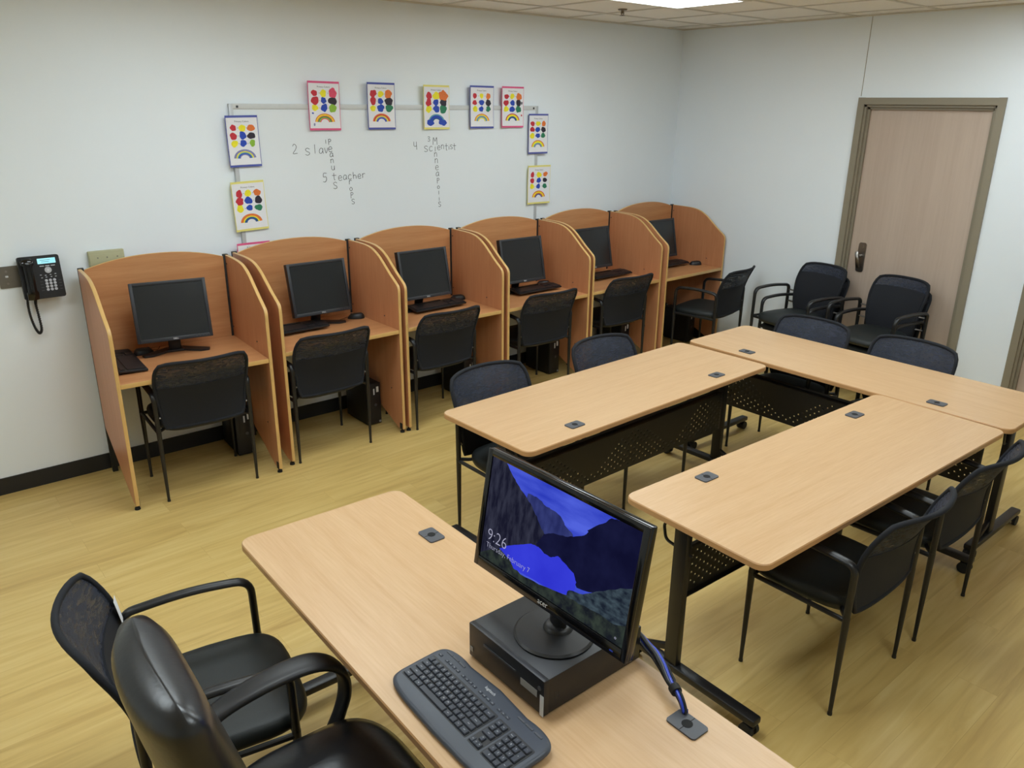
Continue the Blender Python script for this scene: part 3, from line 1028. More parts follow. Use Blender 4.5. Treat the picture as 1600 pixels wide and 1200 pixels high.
# (carrel, world x centre, world y of the neck, turn)
MON = [(1.522, -0.225, -0.186), (2.466, -0.195, -0.008), (3.266, -0.235, -0.008), (4.162, -0.262, -0.045), (4.993, -0.212, -0.015), (5.843, -0.232, -0.011)]
ML = ['turned monitor with grey glare in the first carrel by the phone', 'black monitor in the second carrel, left of a mouse', 'black monitor in the third carrel with keyboard right below it',
      'black monitor in the fourth carrel with stand visible under the screen', 'black monitor in the fifth carrel, left side hidden by the divider', 'black monitor in the last carrel near the corner, mostly behind the divider']
mon0 = None
for i, (x, y, a) in enumerate(MON):
    if mon0 is None:
        mon0 = make_monitor(ML[0])
        mon0.location = (x, y, ZD)
        mon0.rotation_euler = (0, 0, a)
    else:
        dup(mon0, ML[i], (x, y, ZD), a)

# ------------------------------------------------------------------ carrel keyboards and mice
def make_keyboard(label):
    t = thing('keyboard', label, 'keyboard', (0, 0, 0), 0, 'black keyboards in the carrels')
    TK = Matrix.Rotation(R(4), 4, 'X')
    mb = MB()
    mb.box((0, 0, 0.0142), (0.445, 0.150, 0.014), 0.005, M=TK)
    mb.build('body', M['plastic'], t)
    def keys(x0, y0, nx, ny, p):
        mb = MB()
        vs = [[mb.v(TK @ Vector((x0 + i * p, y0 + j * p, 0.0202))) for i in range(nx + 1)] for j in range(ny + 1)]
        fs = []
        for j in range(ny):
            for i in range(nx):
                fs.append(mb.face([vs[j][i], vs[j][i + 1], vs[j + 1][i + 1], vs[j + 1][i]]))
        bmesh.ops.inset_individual(mb.bm, faces=fs, thickness=0.0022)
        for f in fs:
            for q in f.verts:
                q.co += TK.to_3x3() @ Vector((0, 0, 0.006))
        return mb.build('key_block', M['keys'], t, smooth=0)
    keys(-0.212, -0.064, 15, 5, 0.019)
    keys(-0.212, 0.045, 15, 1, 0.019)
    keys(0.081, -0.064, 3, 2, 0.019)
    keys(0.081, -0.007, 3, 2, 0.019)
    keys(0.143, -0.064, 4, 5, 0.018)
    for s in (1, -1):
        mb = MB()
        mb.box((s * .19, .064, 0.007), (0.03, 0.012, 0.014), 0.001)
        mb.build('foot', M['rubber'], t)
    return t
KB = [(1.224, -0.256, PI / 2 - .06), (2.262, -0.235, 0.02), (3.352, -0.280, 0.02), (4.290, -0.308, 0.0), (5.175, -0.275, 0.0), (5.958, -0.285, 0.0)]
KL = ['black keyboard turned lengthwise along the left side of the first carrel', 'black keyboard on the left of the second carrel desk', 'black keyboard under the front of the third carrel monitor',
      'black keyboard before the fourth carrel monitor', 'black keyboard before the fifth carrel monitor', 'black keyboard in the last carrel near the corner']
kb0 = None
for i, (x, y, a) in enumerate(KB):
    z = ZD + (0.001 if i == 0 else 0.0145)
    if kb0 is None:
        kb0 = make_keyboard(KL[0])
        kb0.location = (x, y, z)
        kb0.rotation_euler = (0, 0, a)
    else:
        dup(kb0, KL[i], (x, y, z), a)

def make_mouse(label):
    t = thing('mouse', label, 'computer mouse', (0, 0, 0), 0, 'black mice in the carrels')
    mb = MB()
    rings = []
    for k in range(9):
        f = k / 8
        z = 0.002 + 0.036 * math.sin(f * PI / 2) ** 1.1
        q = math.cos(f * PI / 2) ** 0.55 if f < 1 else 0.02
        rings.append([Vector((a, c - 0.006 * f, z * (1 - 0.12 * (c / .06)))) for a, c in superel(0.031 * q, 0.058 * q, 2.5, 24)])
    mb.rings(rings)
    b = mb.build('body', M['plastic'], t, smooth=60)
    mb = MB()
    mb.cyl((-0.004, 0.030, 0.028), (0.004, 0.030, 0.028), 0.009, n=12)
    mb.build('scroll_wheel', M['greypl'], b)
    mb = MB()
    mb.tube(spline([(0, 0.056, 0.012), (-0.01, 0.085, 0.004), (-0.04, 0.11, 0.003), (-0.07, 0.13, 0.003)], 6), 0.0018, n=6)
    mb.build('cord', M['rubber'], t)
    return t
MOU = [(1.364, -0.130, -1.42), (2.755, -0.170, 1.05), (3.640, -0.150, 1.0), (4.505, -0.168, 1.0), (6.236, -0.385, 0.9)]
OL = ['black mouse between keyboard and monitor in the first carrel', 'black mouse right of the monitor in the second carrel', 'black mouse in the right back corner of the third carrel',
      'black mouse right of the keyboard in the fourth carrel', 'black mouse against the right panel of the last carrel']
mo0 = None
for i, (x, y, a) in enumerate(MOU):
    if mo0 is None:
        mo0 = make_mouse(OL[0])
        mo0.location = (x, y, ZD)
        mo0.rotation_euler = (0, 0, a)
    else:
        dup(mo0, OL[i], (x, y, ZD), a)

# ------------------------------------------------------------------ computer towers on the floor
def make_tower(label):
    t = thing('computer_tower', label, 'computer', (0, 0, 0), 0, 'black computer towers under the carrels')
    mb = MB()
    mb.box((0, 0.1475, 0.158), (0.108, 0.285, 0.298), 0.003)
    mb.build('case', M['metalflat'], t)
    mb = MB()
    mb.box((0, -0.002, 0.158), (0.110, 0.018, 0.302), 0.005)
    fb = mb.build('front_bezel', M['plastic'], t)
    mb = MB()
    mb.box((0.030, -0.0115, 0.262), (0.018, 0.001, 0.040))
    mb.build('label_sticker', M['label'], fb, smooth=0)
    mb = MB()
    mb.box((0.002, -0.0115, 0.248), (0.010, 0.001, 0.044), 0)
    mb.build('label_sticker', M['label'], fb, smooth=0)
    mb = MB()
    mb.box((0.042, -0.0115, 0.022), (0.016, 0.001, 0.014))
    mb.build('badge', M['greylabel'], fb, smooth=0)
    mb = MB()
    mb.box((-0.034, -0.0115, 0.20), (0.012, 0.002, 0.13), 0.001)
    mb.build('drive_slot', M['plastic'], fb)
    mb = MB()
    mb.lathe([(0.010, 0), (0.010, 0.003)], n=16, M=Matrix.Translation((0.012, -0.0105, 0.15)) @ Matrix.Rotation(R(90), 4, 'X'))
    mb.build('power_button', M['greypl'], fb)
    for s in (1, -1):
        mb = MB()
        mb.box((s * 0.035, 0.147, 0.005), (0.02, 0.24, 0.010))
        mb.build('foot', M['rubber'], t, smooth=0)
    return t
TOW = [(1.852, -0.280, -0.06), (2.752, -0.352, 0.0), (3.610, -0.33, 0.0), (4.510, -0.31, 0.0), (5.380, -0.31, 0.0), (6.190, -0.42, 0.0)]
TL = ['black computer tower on the floor under the first carrel desk', 'black computer tower with two white labels under the second carrel desk', 'black computer tower in the shade under the third carrel desk',
      'black computer tower under the fourth carrel desk', 'black computer tower under the fifth carrel desk', 'black computer tower under the last carrel, behind the pulled-out chair']
tw0 = None
for i, (x, y, a) in enumerate(TOW):
    if tw0 is None:
        tw0 = make_tower(TL[0])
        tw0.location = (x, y, 0)
        tw0.rotation_euler = (0, 0, a)
    else:
        dup(tw0, TL[i], (x, y, 0), a)

# ------------------------------------------------------------------ guest chairs
def make_chair(name, label, cat, group, bw=0.250, round_=1.0, ztop=0.838, pad=1.22, XL=0.255, sw=0.238):
    t = thing(name, label, cat, (0, 0, 0), 0, group)
    YL, ZA = 0.196, 0.652
    # legs: tapering below the seat, each with a small glide
    for sx in (-1, 1):
        for sy in (-1, 1):
            mb = MB()
            mb.tube([(sx * XL, sy * YL, 0.004), (sx * XL, sy * YL, 0.20), (sx * XL, sy * YL, 0.43)], [0.0075, 0.0105, 0.0135], n=12)
            mb.cyl((sx * XL, sy * YL, 0.0), (sx * XL, sy * YL, 0.010), 0.009)
            mb.build('leg', M['metal'], t)
        # arm loop: front upright, flat arm, rear upright
        path = fillet([(sx * XL, -YL, 0.425), (sx * XL, -YL - 0.002, ZA - 0.012), (sx * (XL + 0.004), 0.0, ZA + 0.006), (sx * XL, YL - 0.004, ZA - 0.008), (sx * XL, YL, 0.425)], [0.038, 0.1, 0.055], 6)
        n = len(path)
        aw = [0.0125 + 0.006 * max(0.0, min(1.0, (p.z - 0.58) / 0.06)) for p in path]
        mb = MB()
        mb.band(path, (1, 0, 0), aw, 0.0125, n=12)
        mb.build('armrest', M['metal'], t)
    # seat frame
    mb = MB()
    mb.tube([(-XL, YL, 0.412), (XL, YL, 0.412)], 0.010, n=10)
    mb.tube(fillet([(-XL, -YL, 0.425), (-XL + .05, -YL + .05, 0.425), (XL - .05, -YL + .05, 0.425), (XL, -YL, 0.425)], .03), 0.009, n=10)
    for sx in (-1, 1):
        mb.tube([(sx * XL, -YL, 0.415), (sx * XL, YL, 0.415)], 0.010, n=10)
    mb.build('seat_frame', M['metal'], t)
    # seat cushion with a fuller front edge
    mb = MB()
    rings = []
    for q, z in ((0.90, 0.402), (0.97, 0.408), (1.0, 0.424), (1.0, 0.442), (0.975, 0.456), (0.92, 0.464), (0.75, 0.470), (0.4, 0.4715), (0.05, 0.4715)):
        ring = []
        for a, c in superel(sw * q, 0.235 * q, 4.2 if q > .5 else 2.5, 40):
            zz = z - (0.016 * max(0, (c - 0.14) / 0.1) ** 2 if z > .44 else 0)
            wx = 1.0 - 0.06 * max(0, -c / .22)
            ring.append(Vector((a * wx, c + 0.030, zz)))
        rings.append(ring)
    mb.rings(rings)
    mb.build('seat', M['seat'], t, smooth=60)
    # backrest
    z0, z1 = 0.432, ztop
    def back(u, v, off=0.0):
        f = (v + 1) / 2
        w = bw * (0.88 + 0.12 * min(1.0, f * 1.5))
        cr = 0.10 * round_ * (1.0 if v > 0 else 0.45)
        x = w * u * (1 - cr * abs(v) ** 7)
        zz = (z0 + z1) / 2 + (z1 - z0) / 2 * v * (1 - (0.075 if v > 0 else 0.03) * round_ * abs(u) ** 6)
        y = -0.212 - 0.138 * f ** 2.2 + (0.012 + 0.053 * f) * u * u
        return (x, y + off, zz)
    mb = MB()
    rim = []
    n = 14
    for k in range(n): rim.append(back(-1 + 2 * k / n, -1))
    for k in range(n): rim.append(back(1, -1 + 2 * k / n))
    for k in range(n): rim.append(back(1 - 2 * k / n, 1))
    for k in range(n): rim.append(back(-1, 1 - 2 * k / n))
    mb.tube(rim, 0.0105, n=10, closed=True)
    fr = mb.build('back_frame', M['fabric'], t, smooth=60)
    mb = MB()
    mb.slab(lambda u, v: back(u * .985, v * .985), 16, 16, 0.004)
    mb.build('back_mesh', M['net'], t, smooth=60)
    mb = MB()
    mb.slab(lambda u, v: back(u * .955, -0.975 + (v + 1) * .5 * pad, 0.002), 14, 12, 0.013)
    mb.build('back_pad', M['fabric'], t, smooth=60)
    for sx in (-1, 1):
        mb = MB()
        for z in (0.505, 0.600):
            v = (z - (z0 + z1) / 2) / ((z1 - z0) / 2)
            p = back(sx, v)
            mb.tube([(sx * XL, -YL, z), (p[0] - sx * .004, p[1], z)], 0.0065, n=8)
        mb.build('back_bracket', M['steel'], t)
    return t

def face(dx, dy):
    return math.atan2(-dx, dy)

GC = 'black mesh-back guest chairs'
ch0 = make_chair('guest_chair', 'black mesh-back armchair at the first carrel by the phone', 'chair', GC)
ch0.location = (1.521, -0.438, 0)
ch0.rotation_euler = (0, 0, -0.057)
for x, y, a, lab in [
    (2.313, -0.418, 0.01, 'black mesh-back armchair at the second carrel'),
    (3.186, -0.422, 0.02, 'black mesh-back armchair at the third carrel, near the left table end'),
    (4.120, -0.434, -0.03, 'black mesh-back armchair at the fourth carrel, beside a tower on the floor'),
    (5.022, -0.415, -0.03, 'black mesh-back armchair at the fifth carrel, behind the far table corner'),
    (5.945, -0.785, face(-0.148, 0.989), 'black mesh-back armchair pulled out at the last carrel, its seat in view'),
    (2.590, -2.130, PI, 'navy-black chair tucked under the left table near its close end'),
    (3.450, -2.125, PI - .01, 'navy-black chair tucked under the left table near its far end'),
    (4.590, -2.400, PI / 2 + .02, 'navy-black chair behind the far table, in front of the left stack'),
    (4.600, -3.035, PI / 2 - .02, 'navy-black chair behind the far table, in front of the right stack'),
    (2.868, -3.693, 0.0, 'black chair tucked under the right table, nearest its close corner'),
    (3.553, -3.692, 0.01, 'black chair tucked under the right table near the far table')]:
    dup(ch0, lab, (x, y, 0), a)
nl = dup(ch0, 'black mesh-back armchair at the teacher desk, beside the leather chair', (0.716, -2.860, 0), face(0.982, -0.188))
mb = MB()
mb.prism([(-0.238, -0.208, 0.722), (-0.198, -0.212, 0.722), (-0.193, -0.198, 0.640), (-0.233, -0.196, 0.640)], (0, 0.001, 0))
mb.build('paper_tag', M['paper'], nl, smooth=0)

st0 = make_chair('stacking_armchair', 'top chair of the stack left of the door lever', 'chair', 'stacked armchairs in front of the door', bw=0.222, round_=1.0, ztop=0.838, pad=1.62, XL=0.279, sw=0.213)
FA = face(-0.982, 0.19)
d = Vector((-0.982, 0.19, 0))
pl = Vector((5.985, -1.615, 0))
pr = Vector((5.985, -2.270, 0))
FR = face(-0.99, 0.14)
st1 = make_chair('stacking_armchair', 'bottom chair of the stack left of the door lever', 'chair', 'stacked armchairs in front of the door', bw=0.216, round_=1.0, ztop=0.838, pad=1.62, XL=0.238, sw=0.213)
st0.location = pl + Vector((0, 0, 0.082))
st0.rotation_euler = (0, 0, FA)
st1.location = pl - d * 0.055
st1.rotation_euler = (0, 0, FA)
dup(st0, 'top chair of the stack in front of the door panel', pr + Vector((0, 0, 0.082)), FR)
dup(st1, 'bottom chair of the stack in front of the door panel', pr - Vector((-0.99, 0.14, 0)) * 0.056, FR)

# ------------------------------------------------------------------ training tables
TLn, TWd, TT = 1.885, 0.633, 0.026
def make_table(label):
    t = thing('training_table', label, 'table', (0, 0, 0), 0, 'beech training tables on castors')
    mb = MB()
    o1 = rrect(TLn, TWd, 0.045, 6)
    o2 = rrect(TLn - 0.006, TWd - 0.006, 0.043, 6)
    rings = [[Vector((a, b, ZD - TT)) for a, b in o2], [Vector((a, b, ZD - TT + 0.003)) for a, b in o1], [Vector((a, b, ZD - 0.004)) for a, b in o1], [Vector((a, b, ZD)) for a, b in o2]]
    L = mb.rings(rings, cap=False)
    mb.face(list(reversed(L[0])), 0)
    mb.face(L[-1], 0)
    for f in mb.bm.faces:
        if abs(f.normal.z) < .5 and len(f.verts) == 4:
            f.material_index = 1
    mb.bm.normal_update()
    for f in mb.bm.faces:
        f.material_index = 1 if len(f.verts) == 4 else 0
    top = mb.build('tabletop', [M['beech'], M['beechedge']], t, smooth=30)
    for gx in (-0.562, 0.562):
        mb = MB()
        mb.prism([Vector((gx + a, -0.222 + b, ZD + 0.0003)) for a, b in rrect(0.088, 0.060, 0.010)], (0, 0, 0.0045))
        g = mb.build('grommet', M['greypl'], top)
        mb = MB()
        mb.prism([Vector((gx + a * 0.014, -0.222 + b * 0.014, ZD + 0.0049)) for a, b in superel(1, 1, 2, 16)], (0, 0, 0.0006))
        mb.box((gx, -0.222, ZD + 0.0050), (0.0016, 0.058, 0.0006))
        mb.build('cable_hole', M['hole'], g, smooth=0)
    # perforated modesty panel (real holes) with a folded top ledge
    x0, x1, z0, z1, yp = -0.79, 0.79, 0.325, 0.550, -0.128
    nx = int((x1 - x0) / 0.025)
    nz = int((z1 - z0) / 0.0187)
    cx = (x1 - x0) / nx
    cz = (z1 - z0) / nz
    mb = MB()
    V = {}
    def gv(i, j):     # half-step lattice
        if (i, j) not in V:
            V[(i, j)] = mb.v((x0 + i * cx / 2, yp, z0 + j * cz / 2))
        return V[(i, j)]
    for j in range(nz):
        for i in range(nx):
            ring = [gv(2 * i, 2 * j), gv(2 * i + 1, 2 * j), gv(2 * i + 2, 2 * j), gv(2 * i + 2, 2 * j + 1), gv(2 * i + 2, 2 * j + 2), gv(2 * i + 1, 2 * j + 2), gv(2 * i, 2 * j + 2), gv(2 * i, 2 * j + 1)]
            u = (i + .5) / nx * 2 - 1
            lim = 2.4 + (nz - 3.6) * (0.5 + 0.5 * math.cos(2 * PI * u / 0.82)) ** 0.8
            if (i + j) % 2 == 0 and 1 <= j < lim and 1 <= i < nx - 1:
                ccx, ccz = x0 + (i + .5) * cx, z0 + (j + .5) * cz
                r = 0.0036
                ins = []
                for k in range(8):
                    a = R(225 + 45 * k)
                    ins.append(mb.v((ccx + r * math.cos(a), yp, ccz + r * math.sin(a))))
                for k in range(8):
                    mb.face([ring[k], ring[(k + 1) % 8], ins[(k + 1) % 8], ins[k]])
            else:
                mb.face(ring)
    # folded ledge and lip along the top and bottom edges
    for jz, dz in ((2 * nz, 1), (0, -1)):
        e = [gv(k, jz) for k in range(2 * nx + 1)]
        zz = z0 + jz * cz / 2
        a = [mb.v((q.co.x, yp + 0.006, zz + dz * 0.004)) for q in e]
        b = [mb.v((q.co.x, yp + (0.034 if dz > 0 else 0.02), zz + dz * 0.004)) for q in e]
        rows = [e, a, b]
        if dz > 0:
            rows.append([mb.v((q.co.x, yp + 0.034, zz + 0.020)) for q in e])
        for r0, r1 in zip(rows, rows[1:]):
            for k in range(2 * nx):
                mb.face([r0[k], r0[k + 1], r1[k + 1], r1[k]])
    mp = mb.build('modesty_panel', M['metalflat'], t, smooth=20)
    md = mp.modifiers.new('Solidify', 'SOLIDIFY')
    md.thickness = 0.0014
    md.offset = 0
    # end frames
    for s in (-1, 1):
        x = s * 0.870
        mb = MB()
        mb.box((x, -0.072, 0.385), (0.034, 0.062, 0.62), 0.006)
        mb.build('column', M['metal'], t)
        mb = MB()
        mb.box((x, 0.0125, 0.074), (0.050, 0.625, 0.030), 0.008)
        ft = mb.build('foot', M['metal'], t)
        mb = MB()
        mb.box((x, -0.150, 0.122), (0.022, 0.150, 0.026), 0.004, M=Matrix.Translation((x, -0.15, 0.122)) @ Matrix.Rotation(R(24), 4, 'X') @ Matrix.Translation((-x, 0.15, -0.122)))
        mb.build('gusset', M['metal'], ft)
        mb = MB()
        mb.box((x - s * 0.01, -0.02, 0.700), (0.060, 0.40, 0.020), 0.003)
        mb.build('top_bracket', M['metalflat'], t)
        mb = MB()
        mb.tube(fillet([(x, -0.13, 0.680), (x + s * .004, -0.165, 0.665), (x + s * .004, -0.150, 0.60), (x - s * .01, -0.03, 0.575)], 0.02), 0.006, n=8)
        mb.build('release_lever', M['metal'], t)
        for q in (-1, 1):
            mb = MB()
            yq = 0.012 + q * 0.282
            for w in (-1, 1):
                mb.cyl((x + w * 0.008, yq, 0.028), (x + w * 0.024, yq, 0.028), 0.028, n=20)
            mb.cyl((x, yq, 0.02), (x, yq, 0.066), 0.012, n=10)
            mb.box((x, yq, 0.045), (0.02, 0.045, 0.03), 0.008)
            mb.build('caster', M['rubber'], ft)
    mb = MB()
    mb.box((0, 0.02, 0.694), (1.62, 0.035, 0.030), 0.004)
    mb.build('stretcher', M['metalflat'], t)
    return t

tb0 = make_table('bare beech table on the left of the square, running along the carrels')
tb0.location = (3.139, -2.281, 0)
tb0.rotation_euler = (0, 0, 0.0246)
dup(tb0, 'bare beech table at the far side, in front of the stacked chairs', (4.442, -2.897, 0), -PI / 2 - .0015)
dup(tb0, 'bare beech table on the right, with two black chairs under it', (3.168, -3.483, 0), PI - 0.0284)
dup(tb0, 'teacher table in front holding the lit monitor and grey keyboard', (1.2593, -3.482, 0), PI / 2 - 0.0238)

# ------------------------------------------------------------------ leather desk chair
lc = thing('executive_chair', 'black padded leather desk chair in the lower left corner', 'office chair', (0.735, -3.470, 0), face(0.999, -0.04))
mb = MB()
rings = []
for k in range(27):
    f = k / 26
    z = 0.47 + 0.61 * f
    if f < 0.12:
        q = 0.72 + 0.28 * math.sin(f / 0.12 * PI / 2)
    elif f > 0.90:
        q = max(0.08, max(0.0, math.cos((f - 0.90) / 0.10 * PI / 2)) ** 0.5)
    else:
        q = 1.0
    w = 0.228 * (0.97 + 0.03 * math.cos(f * 3)) * (q ** 0.10 if q < 1 else 1)
    th = 0.076 * (1.0 + 0.08 * math.cos((f - .3) * 5)) * q
    yc = -0.214 - 0.052 * f + 0.022 * math.sin(f * PI * 1.5)
    rings.append([Vector((a, yc + c + 0.018 * (a / .235) ** 2, z)) for a, c in superel(w, th, 2.5, 40)])
mb.rings(rings)
bk = mb.build('backrest', M['leather'], lc, smooth=70)
mb = MB()
rings = []
for q, z in ((0.90, 0.385), (0.98, 0.395), (1.0, 0.425), (0.995, 0.455), (0.95, 0.480), (0.82, 0.496), (0.5, 0.502), (0.05, 0.503)):
    ring = []
    for a, c in superel(0.245 * q, 0.255 * q, 3.4, 44):
        ring.append(Vector((a - 0.01, c + 0.085, z - (0.03 * max(0, (c - .12) / .12) ** 2 if z > .44 else 0))))
    rings.append(ring)
mb.rings(rings)
st = mb.build('seat', M['leather'], lc, smooth=70)
mb = MB()
mb.tube(spline([(-0.10, 0.25, 0.476), (-0.105, 0.15, 0.498), (-0.11, 0.0, 0.5005), (-0.115, -0.12, 0.498)], 5), 0.0022, n=6)
mb.tube(spline([(0.10, 0.25, 0.476), (0.105, 0.15, 0.498), (0.11, 0.0, 0.5005), (0.115, -0.12, 0.498)], 5), 0.0022, n=6)
mb.build('seam', M['leather'], st)
for s in (-1, 1):
    path = spline([(s * 0.255, -0.205, 0.600), (s * 0.283, -0.10, 0.648), (s * 0.290, 0.05, 0.672), (s * 0.290, 0.17, 0.665), (s * 0.288, 0.238, 0.615), (s * 0.285, 0.252, 0.54), (s * 0.275, 0.225, 0.47), (s * 0.245, 0.17, 0.415), (s * 0.19, 0.12, 0.385)], 6)
    mb = MB()
    n = len(path)
    mb.band(path, (1, 0, 0), [0.026 + 0.016 * math.sin(PI * min(1, k / (n * .7))) for k in range(n)], 0.014, n=14, power=2.6)
    mb.build('armrest', M['plastic'], lc, smooth=60)
mb = MB()
mb.cyl((0, 0.03, 0.10), (0, 0.03, 0.385), 0.028)
mb.box((0, 0.03, 0.375), (0.20, 0.24, 0.02), 0.004)
mb.build('gas_column', M['metal'], lc)
mb = MB()
mb.lathe([(0.045, 0.075), (0.045, 0.125), (0.03, 0.13)], c=(0, 0.03, 0), n=16)
for k in range(5):
    a = R(90 + 72 * k + 20)
    mb.band([(0, 0.03, 0.105), (0.15 * math.cos(a), 0.03 + 0.15 * math.sin(a), 0.098), (0.29 * math.cos(a), 0.03 + 0.29 * math.sin(a), 0.074)], (-math.sin(a), math.cos(a), 0), 0.022, 0.016, n=8)
sb = mb.build('star_base', M['plastic'], lc)
for k in range(5):
    a = R(90 + 72 * k + 20)
    px, py = 0.28 * math.cos(a), 0.03 + 0.28 * math.sin(a)
    mb = MB()
    for w in (-1, 1):
        mb.cyl((px + w * .006, py, 0.028), (px + w * .022, py, 0.028), 0.028, n=16)
    mb.cyl((px, py, 0.028), (px, py, 0.07), 0.008, n=8)
    mb.build('caster', M['rubber'], sb)

# ------------------------------------------------------------------ teacher computer on the front table
RZ = -PI / 2 - 0.006
pc = thing('desktop_computer', 'flat black desktop computer lying on the teacher table under the monitor', 'computer', (1.388, -3.664, ZD + 0.0005), RZ)
PW, PD, PH = 0.300, 0.345, 0.107     # width, depth, height; front is local -y
mb = MB()
mb.box((0, 0.008, PH / 2 + 0.003), (PW, PD - 0.016, PH - 0.006), 0.002)
mb.build('case', M['plastic'], pc)
mb = MB()
mb.box((0, -PD / 2 + 0.008, PH / 2 + 0.003), (PW + 0.001, 0.018, PH - 0.004), 0.003)
fb = mb.build('front_bezel', M['plastic'], pc)
mb = MB()
mb.box((-0.02, -PD / 2 - 0.002, 0.074), (0.130, 0.003, 0.006), 0.001)
mb.build('drive_tray', M['darkgrey'], fb)
mb = MB()
mb.box((0.095, -PD / 2 - 0.0016, 0.058), (0.062, 0.001, 0.020))
mb.text('M6L8K 2R4', 0.008, Matrix.Translation((0.095, -PD / 2 - 0.0023, 0.055)) @ Matrix.Rotation(R(90), 4, 'X'), 1, align='CENTER') if False else None
mb.build('grey_sticker', M['greylabel'], fb, smooth=0)
mb = MB()
mb.box((0.1435, -PD / 2 - 0.0016, 0.034), (0.013, 0.001, 0.060))
mb.build('asset_label', M['label'], fb, smooth=0)
mb = MB()
mb.box((-0.139, -PD / 2 - 0.0016, 0.030), (0.012, 0.001, 0.014))
mb.build('badge', M['greylabel'], fb, smooth=0)
mb = MB()
mb.lathe([(0.006, 0), (0.006, 0.002)], n=14, M=Matrix.Translation((0.134, -PD / 2 - 0.0005, 0.080)) @ Matrix.Rotation(R(90), 4, 'X'))
mb.build('power_button', M['greypl'], fb)
for a in (-1, 1):
    for b in (-1, 1):
        mb = MB()
        mb.cyl((a * .12, b * .14, 0), (a * .12, b * .14, 0.006), 0.012)
        mb.build('foot', M['rubber'], pc)
mb = MB()
for k in range(3):
    mb.box((PW / 2 + 0.0004, -0.135 + k * .006, 0.045), (0.0008, 0.0012, 0.030 - k * .006))
mb.build('side_mark', M['darkgrey'], pc, smooth=0)

mn = thing('lit_monitor', 'wide black monitor showing a blue mountain lake lock screen at 9:26', 'monitor', (1.360, -3.690, ZD + PH + 0.001), RZ + 0.018)
SW, SH = 0.560, 0.338
TM = Matrix.Translation((0, -0.042, 0.096)) @ Matrix.Rotation(R(-9.5), 4, 'X')
mb = MB()
mb.box((0, 0.012, SH / 2), (SW, 0.024, SH), 0.005, M=TM)
mb.box((0, 0.030, SH / 2), (SW * .72, 0.03, SH * .7), 0.012, M=TM)
mb.build('housing', M['gloss'], mn)
bs, bt, bb = 0.018, 0.018, 0.030
mb = MB()
for s in (1, -1):
    mb.box((s * (SW / 2 - bs / 2), -0.002, SH / 2), (bs, 0.007, SH), 0.002, M=TM)
mb.box((0, -0.002, SH - bt / 2), (SW - 2 * bs + .003, 0.0068, bt), 0.002, M=TM)
mb.box((0, -0.002, bb / 2), (SW - 2 * bs + .003, 0.0068, bb), 0.002, M=TM)
bz = mb.build('bezel', M['gloss'], mn)
mb = MB()
mb.text('acer', 0.021, TM @ Matrix.Translation((0, -0.0062, 0.009)) @ Matrix.Rotation(R(90), 4, 'X'), align='CENTER')
mb.build('logo', M['logo'], bz, smooth=0)
mb = MB()
mb.box((0.235, -0.006, 0.012), (0.010, 0.001, 0.003), M=TM)
mb.build('power_light', M['blue'], bz, smooth=0)
# picture on the display, laid out on the screen's own surface
QW, QH = SW - 2 * bs, SH - bt - bb
def scr(u, v, k):
    return TM @ Vector((-QW / 2 + QW * u, -0.0006 - 0.00012 * k, bb + QH * (1 - v)))
def quad_uv(px, py):
    A, B, C_, D_ = (125, 65), (885, 470), (800, 1125), (65, 595)
    u = v = .5
    for _ in range(12):
        x = (1 - u) * (1 - v) * A[0] + u * (1 - v) * B[0] + u * v * C_[0] + (1 - u) * v * D_[0]
        y = (1 - u) * (1 - v) * A[1] + u * (1 - v) * B[1] + u * v * C_[1] + (1 - u) * v * D_[1]
        xu = (1 - v) * (B[0] - A[0]) + v * (C_[0] - D_[0]); xv = (1 - u) * (D_[0] - A[0]) + u * (C_[0] - B[0])
        yu = (1 - v) * (B[1] - A[1]) + v * (C_[1] - D_[1]); yv = (1 - u) * (D_[1] - A[1]) + u * (C_[1] - B[1])
        det = xu * yv - xv * yu
        u += ((px - x) * yv - (py - y) * xv) / det
        v += ((py - y) * xu - (px - x) * yu) / det
    return max(0, min(1, u)), max(0, min(1, v))
SM = [M['scr_sky'], M['scr_mid'], M['scr_left'], M['scr_right'], M['scr_grass'], M['scr_lake'], M['scr_rock'], M['scr_text']]
def layer(mb, pts, k, mat, jag=0.0, seed=0):
    rnd = random.Random(seed)
    uv = [quad_uv(*p) for p in pts]
    out = []
    for i in range(len(uv)):
        a, b = uv[i], uv[(i + 1) % len(uv)]
        edge = (a[0] in (0, 1) and a[0] == b[0]) or (a[1] in (0, 1) and a[1] == b[1])
        n = 1 if edge or jag == 0 else 4
        for q in range(n):
            t_ = q / n
            j = 0 if q == 0 else jag
            out.append((min(1, max(0, a[0] + (b[0] - a[0]) * t_ + rnd.uniform(-j, j))), min(1, max(0, a[1] + (b[1] - a[1]) * t_ + rnd.uniform(-j, j)))))
    mb.poly([scr(u, v, k) for u, v in out], mat)
mb = MB()
mb.poly([scr(0, 0, 0), scr(1, 0, 0), scr(1, 1, 0), scr(0, 1, 0)], 0)
layer(mb, [(330, 280), (375, 300), (430, 355), (480, 385), (505, 410), (525, 455), (565, 505), (580, 560), (380, 560), (300, 380)], 1, 1, .006, 1)
layer(mb, [(125, 40), (203, 105), (225, 150), (262, 215), (300, 270), (345, 335), (372, 395), (395, 445), (420, 500), (440, 520), (400, 575), (180, 600), (40, 600), (60, 300)], 2, 2, .006, 2)
layer(mb, [(420, 505), (470, 500), (530, 518), (580, 515), (632, 500), (640, 478), (690, 445), (745, 408), (790, 410), (950, 500), (850, 800), (700, 830), (590, 800), (540, 690), (480, 640), (430, 620), (380, 560)], 3, 3, .006, 3)
